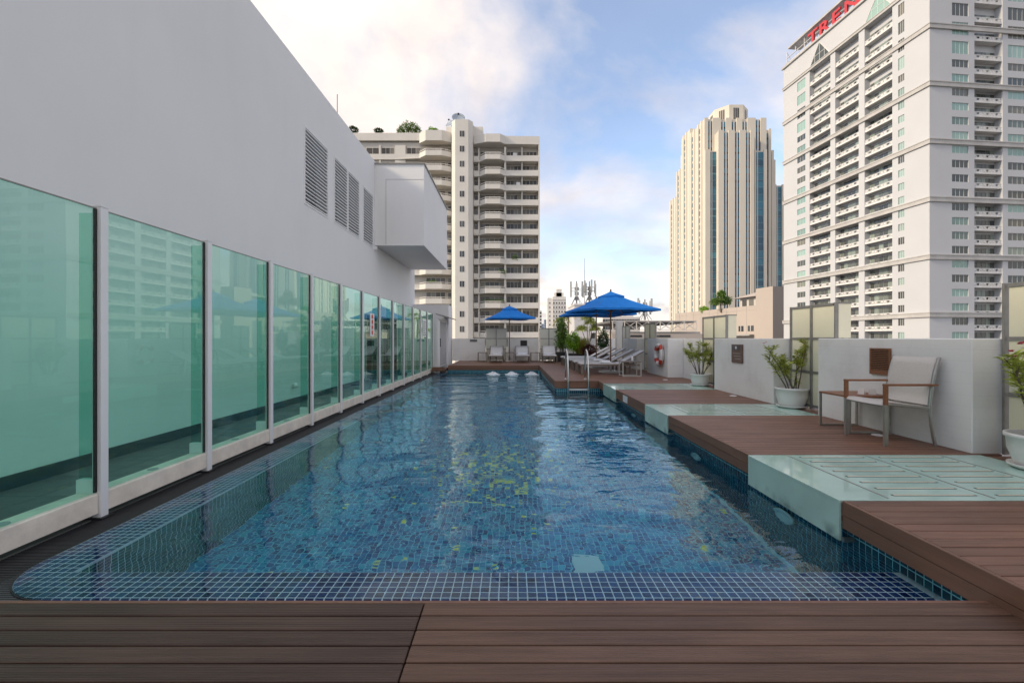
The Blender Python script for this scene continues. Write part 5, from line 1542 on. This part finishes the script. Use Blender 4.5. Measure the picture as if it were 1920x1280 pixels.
# roof frame and letters
rf = MB()
for i in range(13):
    u = 0.6 + (LL - 1.2) * i / 12
    rf.box(0.6, 0.75, u - .08, u + .08, hz(ZTOP) + .1, hz(ZTOP) + 4.6)
    rf.tube([(0.7, u, hz(ZTOP) + 4.5), (3.2, u, hz(ZTOP) + .1)], .07, 5)
rf.box(0.55, 0.8, 0.3, LL - .3, hz(ZTOP) + 1.0, hz(ZTOP) + 1.12).box(0.55, 0.8, 0.3, LL - .3, hz(ZTOP) + 2.6, hz(ZTOP) + 2.72)
rf.build('sign_frame', 'hotel_rail', ho)
MB().box(-0.2, 4.0, -0.3, LL - 2.0, hz(ZTOP) + 4.61, hz(ZTOP) + 5.1).box(0.2, 4.0, LL - 1.9, LL - .2, hz(ZTOP) + .11, hz(ZTOP) + 1.0).build('roof_beam', 'hotel_band', ho)
def text_mesh(ch, size, depth):
    cu = bpy.data.curves.new('glyph', 'FONT')
    cu.body = ch; cu.size = size; cu.extrude = depth; cu.offset = 0.02 * size; cu.resolution_u = 4
    ob = bpy.data.objects.new('glyph', cu)
    COL.objects.link(ob)
    dg = bpy.context.evaluated_depsgraph_get()
    me = bpy.data.meshes.new_from_object(ob.evaluated_get(dg))
    bpy.data.objects.remove(ob); bpy.data.curves.remove(cu)
    me.materials.clear()
    return me
u0 = hl(1515)
for k, (chx, px) in enumerate(zip('TREND', (1514, 1534, 1558, 1581, 1606))):
    me = text_mesh(chx, 4.7, 0.25)
    o = O('letter', me, 'sign_red', ho, loc=(0.30, hl(px), hz(ZTOP) + .45))
    # letter faces -x; reading direction runs from the far end towards the corner (-y)
    o.matrix_local = Matrix.Translation((0.30, hl(px), hz(ZTOP) + .45)) @ Matrix(((0, 0, -1, 0), (-1.28, 0, 0, 0), (0, 1, 0, 0), (0, 0, 0, 1)))
# ---------------------------------------------------------------- cream stepped office tower
YT = 260.0; sT = YT / F
tw = thing('office_tower', 'tall cream stepped office tower with blue glass strips', 'building', (0, YT, GZ))
def tx(x, d=0): return (x - 960) * (YT + d) / F
def tz(y, d=0): return PZ(y, YT + d) - GZ
def tier(x0, x1, ytop, d0, d1, strips, name='tier', left_strips=3, side='win_tower'):
    """solid cream tier with recessed-looking glass strips between proud piers; x0,x1 photo columns at depth d0"""
    X0, X1 = tx(x0, d0), tx(x1, d0); Z = tz(ytop, d0)
    MB().box(X0, X1, d0, d1, 0, Z).build(name, 'tower_cream', tw)
    # piers proud of the wall and glass between
    for (a, b, kind, yt, yb) in strips:
        A, B = tx(a, d0), tx(b, d0); zt_ = tz(yt, d0)
        if kind == 'wide':
            nfl = int((zt_ - hz(-2)) / 4.05)
            pane = MB().box(A + .1, B - .1, -0.06, -0.01, 0.05, 3.2).mesh('pane')
            spn = MB().box(A + .1, B - .1, -0.05, -0.012, 3.21, 4.0).mesh('spandrel')
            for i in range(nfl):
                z = zt_ - (i + 1) * 4.05
                pa = O('pane', pane, 'win_tower', tw, loc=(0, d0, z))
                O('spandrel', spn, 'win_tower', pa)
            MB().box(A + (B - A) * .2, A + (B - A) * .2 + .45, d0 - .25, d0 - .061, hz(-6), zt_).build('mullion', 'tower_cream', tw)
        else:
            me_ = MB()
            z = zt_
            while z > hz(-6):
                me_.box(A, B, d0 - .05, d0 - .01, z - 2.9, z); z -= 4.05
            me_.build('glass_strip', 'win_tower', tw)
            z = zt_
            mf_ = MB()
            z -= 2.92
            while z > hz(-6):
                mf_.box(A, B, d0 - .045, d0 - .012, z - 1.09, z); z -= 4.05
            mf_.build('spandrel_strip', 'win_dark', tw)
            if kind == 'rib':
                m_ = (A + B) / 2
                MB().box(m_ - .35, m_ + .35, d0 - .35, d0 - .051, hz(-6), zt_ + .3).build('mullion', 'far_white', tw)
    for i in range(len(strips) + 1):
        a = tx(x0, d0) if i == 0 else tx(strips[i - 1][1], d0)
        b = tx(x1, d0) if i == len(strips) else tx(strips[i][0], d0)
        if b - a > 0.5:
            MB().box(a + .02, b - .02, d0 - .7, d0 - .002, 0, Z + .6).build('pier', 'tower_cream', tw)
    # strips down the sunny side
    for k in range(left_strips):
        a = d0 + (d1 - d0) * (k + 0.5) / left_strips
        me_ = MB(); z = Z - 3
        while z > hz(-6):
            me_.box(X0 - .05, X0 - .01, a - 1.1, a + 1.1, z - 2.9, z); z -= 4.05
        me_.build('glass_strip', 'win_tower', tw)
        for s in (-1, 1):
            MB().box(X0 - .6, X0 - .002, a + s * 2.2 - .9, a + s * 2.2 + .9, 0, Z + .4).build('pier', 'tower_cream', tw)
tier(1320, 1436, 224, 0, 21, [(1327, 1335, 'rib', 228, 0), (1351, 1360, 'rib', 229, 0), (1371, 1380, 'rib', 229, 0), (1391, 1400, 'rib', 229, 0), (1416, 1425, 'rib', 226, 0)], left_strips=2)
tier(1346, 1413, 247, -5, -0.75, [(1356.5, 1365, 'rib', 249, 0), (1377, 1386, 'rib', 249, 0), (1397.5, 1406, 'rib', 249, 0)], left_strips=0)
tier(1321.5, 1345.5, 283, -3, -0.75, [(1331, 1345, 'wide', 285, 0)], left_strips=0)
tier(1413.8, 1437, 283, -3, -0.75, [(1416.5, 1431, 'wide', 285, 0)], left_strips=0)
tier(1292.5, 1445, 244, 21.05, 34, [(1299, 1302.5, 's', 250, 0), (1436, 1440, 's', 250, 0)], left_strips=1)
tier(1287, 1450, 284, 34.05, 44, [(1289, 1292, 's', 288, 0), (1441, 1446, 's', 290, 0)], left_strips=1)
tier(1278, 1453, 316, 44.05, 54, [(1281, 1284, 's', 320, 0), (1441, 1447.5, 'wide', 303, 0)], left_strips=1)
tier(1266, 1472, 371, 54.05, 66, [(1271, 1275, 's', 376, 0), (1455, 1466, 'wide', 349, 0)], left_strips=1)
tier(1437.5, 1453, 302, 40, 44.04, [(1441, 1447, 'wide', 304, 0)], left_strips=0)
tier(1452, 1468, 348, 48, 54.04, [(1455, 1465, 'wide', 350, 0)], left_strips=0)
def ngon(cx, cy, rx, ry, n, rot=0):
    return [(cx + rx * math.cos(2 * math.pi * k / n + rot), cy + ry * math.sin(2 * math.pi * k / n + rot)) for k in range(n)]
cx_ = (tx(1340, 8) + tx(1408, 8)) / 2; rx_ = (tx(1408, 8) - tx(1340, 8)) / 2
MB().prism(ngon(cx_, 14, rx_, 11, 8, math.pi / 8), tz(224) + .01, tz(190)).build('crown', 'tower_cream', tw)
MB().prism(ngon(cx_, 14, rx_ * .7, 8, 8, math.pi / 8), tz(190) + .01, tz(186)).build('crown_cap', 'tower_cream', tw)
for k in range(8):
    a0 = 2 * math.pi * k / 8 + math.pi / 8; a1 = a0 + math.pi / 4
    p0 = Vector((cx_ + rx_ * math.cos(a0), 14 + 11 * math.sin(a0))); p1 = Vector((cx_ + rx_ * math.cos(a1), 14 + 11 * math.sin(a1)))
    nrm = Vector((p1.y - p0.y, -(p1.x - p0.x))).normalized()
    for s in (0.30, 0.44, 0.58):
        q0 = p0.lerp(p1, s); q1 = p0.lerp(p1, s + .10)
        MB().prism([tuple(q0 + nrm * .01), tuple(q1 + nrm * .01), tuple(q1 + nrm * .08), tuple(q0 + nrm * .08)], tz(221), tz(196)).build('crown_window', 'win_dark', tw)
# ---------------------------------------------------------------- peach roof building
SP = 3.56
def pz(z): return z - EYE
PB0 = (GZ - EYE) / SP
pb = thing('peach_building', 'peach rendered low building with roof terrace, left of the white hotel', 'building', (26.2 * SP, 45.0 * SP, EYE), R(10))
pb.scale = (SP, SP, SP)
MB().box(0, 9, 0, 2.4, PB0, pz(6.3)).build('stair_block', 'peach', pb)
MB().box(0.3, 8, 2.41, 19, PB0, pz(4.15)).build('wing', 'peach', pb)
MB().box(0.3, 0.5, 2.42, 19, pz(4.16), pz(4.6)).build('terrace_parapet', 'peach', pb)
for k in range(9):
    MB().box(0.27, 0.298, 4.2 + k * 1.7, 4.23 + k * 1.7, pz(-3), pz(4.6)).build('joint_strip', 'apt_inner', pb)
for (y, w_) in ((3.1, .9), (4.7, .8), (6.0, .9), (7.5, 1.4)):
    wq = MB().box(0.27, 0.298, y, y + w_, pz(1.85), pz(2.45)).build('window', 'win_dark', pb)
    MB().box(0.25, 0.269, y + w_ / 2 - .04, y + w_ / 2 + .04, pz(1.85), pz(2.45)).build('window_frame', 'hotel_rail', wq)
MB().box(-0.3, 0.23, 3.0, 8.0, pz(1.35), pz(1.5)).build('ledge', 'concrete', pb)
MB().box(-0.25, 0.2, 7.0, 7.8, pz(1.51), pz(1.9)).build('air_conditioner', 'hotel_rail', pb)
MB().box(1.0, 5, 2.6, 6.2, pz(4.16), pz(5.6)).build('pavilion', 'apt_inner', pb)
mbr = MB(); mbr._add([(0.5, 2.45, pz(5.62)), (5.6, 2.45, pz(5.62)), (5.6, 6.9, pz(5.62)), (0.5, 6.9, pz(5.62)), (2.4, 4.0, pz(6.4)), (3.6, 4.0, pz(6.4))], [(3, 2, 1, 0), (0, 1, 5, 4), (1, 2, 5), (2, 3, 4, 5), (3, 0, 4)])
mbr.build('pavilion_roof', 'peach', pb)
for k in range(3):
    MB().box(0.96, 0.998, 2.9 + k * 1.1, 3.6 + k * 1.1, pz(4.7), pz(5.4)).build('pavilion_window', 'win_apt', pb)
TZ0 = EYE + (4.16 - EYE) * SP
tree('terrace_tree', 'green tree on the roof terrace of the peach building', (24.9 * SP, 53.4 * SP, TZ0), 9.5, [(0, 0, 6.2, 3.0, 2.5), (2.4, 0, 5.0, 2.3, 2.0), (-2.3, 0, 4.6, 2.3, 1.8), (.3, 0, 7.9, 1.9, 1.6)], 'leaf_mid', 51, 2400, .8)
tree('terrace_shrub', 'low green hedge beside the terrace tree on the peach building', (24.6 * SP, 57.5 * SP, TZ0), 4.2, [(0, 0, 2.3, 2.4, 1.7), (2.0, 2.6, 2.3, 2.0, 1.5)], 'leaf_bright', 52, 900, .65)
# ---------------------------------------------------------------- roofs beyond the parapet
rfb = thing('warehouse_roof', 'dark steel-trussed flat roof beyond the parapet', 'roof', (0, 62, GZ))
def rx(x): return (x - 960) * 62 / F
def rzz(y): return PZ(y, 62) - GZ
MB().box(rx(1150), rx(1312), 1.5, 20, rzz(604), rzz(600)).build('roof_sheet', 'roof_grey', rfb)
MB().box(rx(1150), rx(1330), 3.0, 20, 0, rzz(621)).build('hall', 'apt_inner', rfb)
MB().box(rx(1140), rx(1335), -2.5, 2.9, 0, rzz(626)).build('annex', 'peach', rfb)
MB().box(rx(1150), rx(1312), 1.0, 1.15, rzz(601.5), rzz(600.3)).box(rx(1150), rx(1312), 1.0, 1.15, rzz(619.5), rzz(618.3)).build('truss_chord', 'steel_paint', rfb)
n = 7
for i in range(n + 1):
    x = rx(1152) + (rx(1311) - rx(1152)) * i / n
    MB().box(x - .06, x + .06, 1.02, 1.14, rzz(618.2), rzz(601.6)).build('truss_post', 'steel_paint', rfb)
    if i < n:
        x2 = rx(1152) + (rx(1311) - rx(1152)) * (i + 1) / n
        a, b = ((x, x2) if i % 2 else (x2, x))
        MB().tube([(a + .0, 1.2, rzz(618)), (b, 1.2, rzz(602))], .06, 5).build('truss_brace', 'steel_paint', rfb)
        MB().tube([(b + .0, 1.27, rzz(618)), (a, 1.27, rzz(602))], .05, 5).build('truss_brace', 'steel_paint', rfb)
for (x, w_) in ((1172, 1.6), (1200, 2.0), (1226, 1.4)):
    MB().box(rx(x), rx(x) + w_, -2.54, -2.505, rzz(632), rzz(628)).build('window', 'win_dark', rfb)
def block(name, label, x0, x1, ytop, Y, depth, mat, wins=None, cat='building', wmat='win_dark', extra=None):
    s = Y / F
    t = thing(name, label, cat, ((x0 - 960) * s, Y, GZ))
    W_ = (x1 - x0) * s; H_ = PZ(ytop, Y) - GZ
    MB().box(0, W_, 0, depth, 0, H_).build('wall', mat, t)
    if wins:
        nc, nr, pit, ww, wh, top = wins
        wm_ = MB().box(-ww / 2, ww / 2, -0.06, -0.01, -wh, 0).mesh('window')
        for i in range(nc):
            for j in range(nr):
                O('window', wm_, wmat, t, loc=(W_ * (i + .5) / nc, 0, H_ - top - j * pit))
    return t, W_, H_
t, W_, H_ = block('blank_building', 'pale grey blank-walled building behind the planters', 1077, 1108, 572, 75, 8, 'far_grey')
MB().box(-.1, W_ + .1, -.1, 8.1, H_ + .001, H_ + .25).build('coping', 'far_white', t)
# far white apartment tower
t, W_, H_ = block('residential_tower', 'distant white residential tower with many small windows', 1036, 1061.5, 556, 320, 14, 'far_white', (5, 15, 3.1, 1.05, 1.35, 4.0))
for (a, b, h_) in ((.15, .85, 3.0), (.3, .7, 5.5)):
    MB().box(W_ * a, W_ * b, 2, 10, H_ + .01, H_ + h_).build('roof_tier', 'far_white', t)
MB().box(-3.4, -.01, 3, 14, 0, H_ - .6).build('side_wing', 'far_white', t)
wm_ = MB().box(-.5, .5, 2.94, 2.99, -1.2, 0).mesh('window')
for j in range(13): O('window', wm_, 'win_dark', t, loc=(-1.7, 0, H_ - 4 - j * 3.1))
for j in range(14):
    MB().box(-3.5, W_ + .1, -.35, -.061, H_ - 2.3 - j * 3.1 - 0.0, H_ - 2.0 - j * 3.1).build('floor_ledge', 'far_white', t)
t, W_, H_ = block('residential_block', 'lower white residential block right of the distant tower', 1063, 1079, 588, 300, 12, 'far_white', (3, 6, 3.1, 1.6, 1.5, 2.0))
t, W_, H_ = block('slim_tower', 'slim distant tower with stacked dark balconies beside apartment block', 1012, 1015.5, 582, 300, 6, 'far_white', (1, 9, 2.3, 1.3, 1.2, 1.0))
t, W_, H_ = block('blue_building', 'tiny distant blue glass building at the horizon', 1020.5, 1028, 599, 700, 12, 'far_blue', (3, 6, 3.6, 1.2, 2.4, 1.0))
t, W_, H_ = block('blue_building', 'tiny distant pale blue building lowest on the horizon', 1014.5, 1020, 607, 720, 12, 'far_blue', (2, 4, 3.6, 1.4, 2.2, 1.0))
t, W_, H_ = block('terraced_building', 'distant white terraced building under the right umbrella edge', 1130, 1200, 594, 190, 12, 'far_white', (14, 3, 3.0, 1.0, 1.3, 1.0))
MB().box(2, W_ - 2, 3, 10, H_ + .01, H_ + 1.8).build('roof_storey', 'far_white', t)
# telecom masts
def telecom(label, x, ytop, ybase, Y, n, seed):
    random.seed(seed)
    s = Y / F
    t = thing('telecom_mast', label, 'mast', ((x - 960) * s, Y, PZ(ybase, Y)))
    H_ = (ybase - ytop) * s
    MB().tube([(0, 0, 0), (0, 0, H_)], [.16, .10], 8).build('pole', 'mast_grey', t)
    for k in range(n):
        a = 2 * math.pi * k / n + .4; r = 1.1
        z = H_ * random.uniform(.62, .92)
        MB().tube([(0, 0, z - .6), (r * math.cos(a), r * math.sin(a), z - .6)], .05, 5).build('arm', 'mast_grey', t)
        MB().chbox(r * math.cos(a) - .15, r * math.cos(a) + .15, r * math.sin(a) - .1, r * math.sin(a) + .1, z - 1.6, z + .6, .03).build('antenna', 'antenna_grey', t)
    for k in range(3):
        z = H_ * (.2 + .2 * k)
        MB().box(-.35, .35, -.25, -.161, z, z + .6).build('radio_unit', 'mast_grey', t)
    for k in range(4):
        a = math.pi / 4 + k * math.pi / 2
        MB().tube([(0, 0, H_ * .45), (1.2 * math.cos(a), 1.2 * math.sin(a), .0)], .05, 5).build('stay', 'mast_grey', t)
telecom('telecom mast with panel antennas left of the thin whip mast', 1081, 527, 572, 76, 6, 61)
telecom('telecom mast crowded with antennas right of the thin whip mast', 1105, 527, 572, 78, 7, 62)
telecom('telecom mast with antennas behind the right umbrella tip', 1209, 561, 600, 72, 6, 63)
o = MB().tube([(0, 0, 0), (0, 0, (572 - 487) * 77 / F)], [.06, .03], 6).build('whip_mast', 'mast_grey', loc=(PX(1096, 77), 77, PZ(572, 77) + .26))
tag(o, 'thin tall whip mast between two telecom masts', 'mast')

# dry palms in the gap between the distant towers
def palm(label, x, ytop, Y, seed):
    random.seed(seed)
    sP = Y / F
    H_ = PZ(ytop, Y) - GZ
    t = thing('palm_tree', label, 'tree', ((x - 960) * sP, Y, GZ), 0, 'dry palms beyond the end wall')
    MB().tube([(0, 0, 0), (U(.2), 0, H_ * .5), (0, 0, H_ - .8)], [.22, .17, .13], 7).build('trunk', 'bark', t, True)
    mb = MB()
    for k in range(16):
        a = random.uniform(0, 2 * math.pi); up = random.uniform(-.1, .9); ln = random.uniform(1.0, 1.5)
        d = Vector((math.cos(a), math.sin(a), 0))
        for i in range(14):
            q = i / 13
            p_ = Vector((0, 0, H_ - .8)) + d * ln * q + Vector((0, 0, up * q - 1.25 * q * q))
            for sgn in (-1, 1):
                leaf(mb, p_, Vector((-d.y, d.x, 0)) * sgn + d * .6 + Vector((0, 0, -.5)), .42 * (1.1 - q * .6), .06, .2)
    mb.build('crown', 'leaf_straw', t)
palm('dry palm in front of the distant white tower', 1053, 585, 62, 71)
palm('taller dry palm right of the distant white tower', 1066, 578, 66, 72)
palm('low dry palm crown just above the end wall screen', 1033, 605, 58, 73)
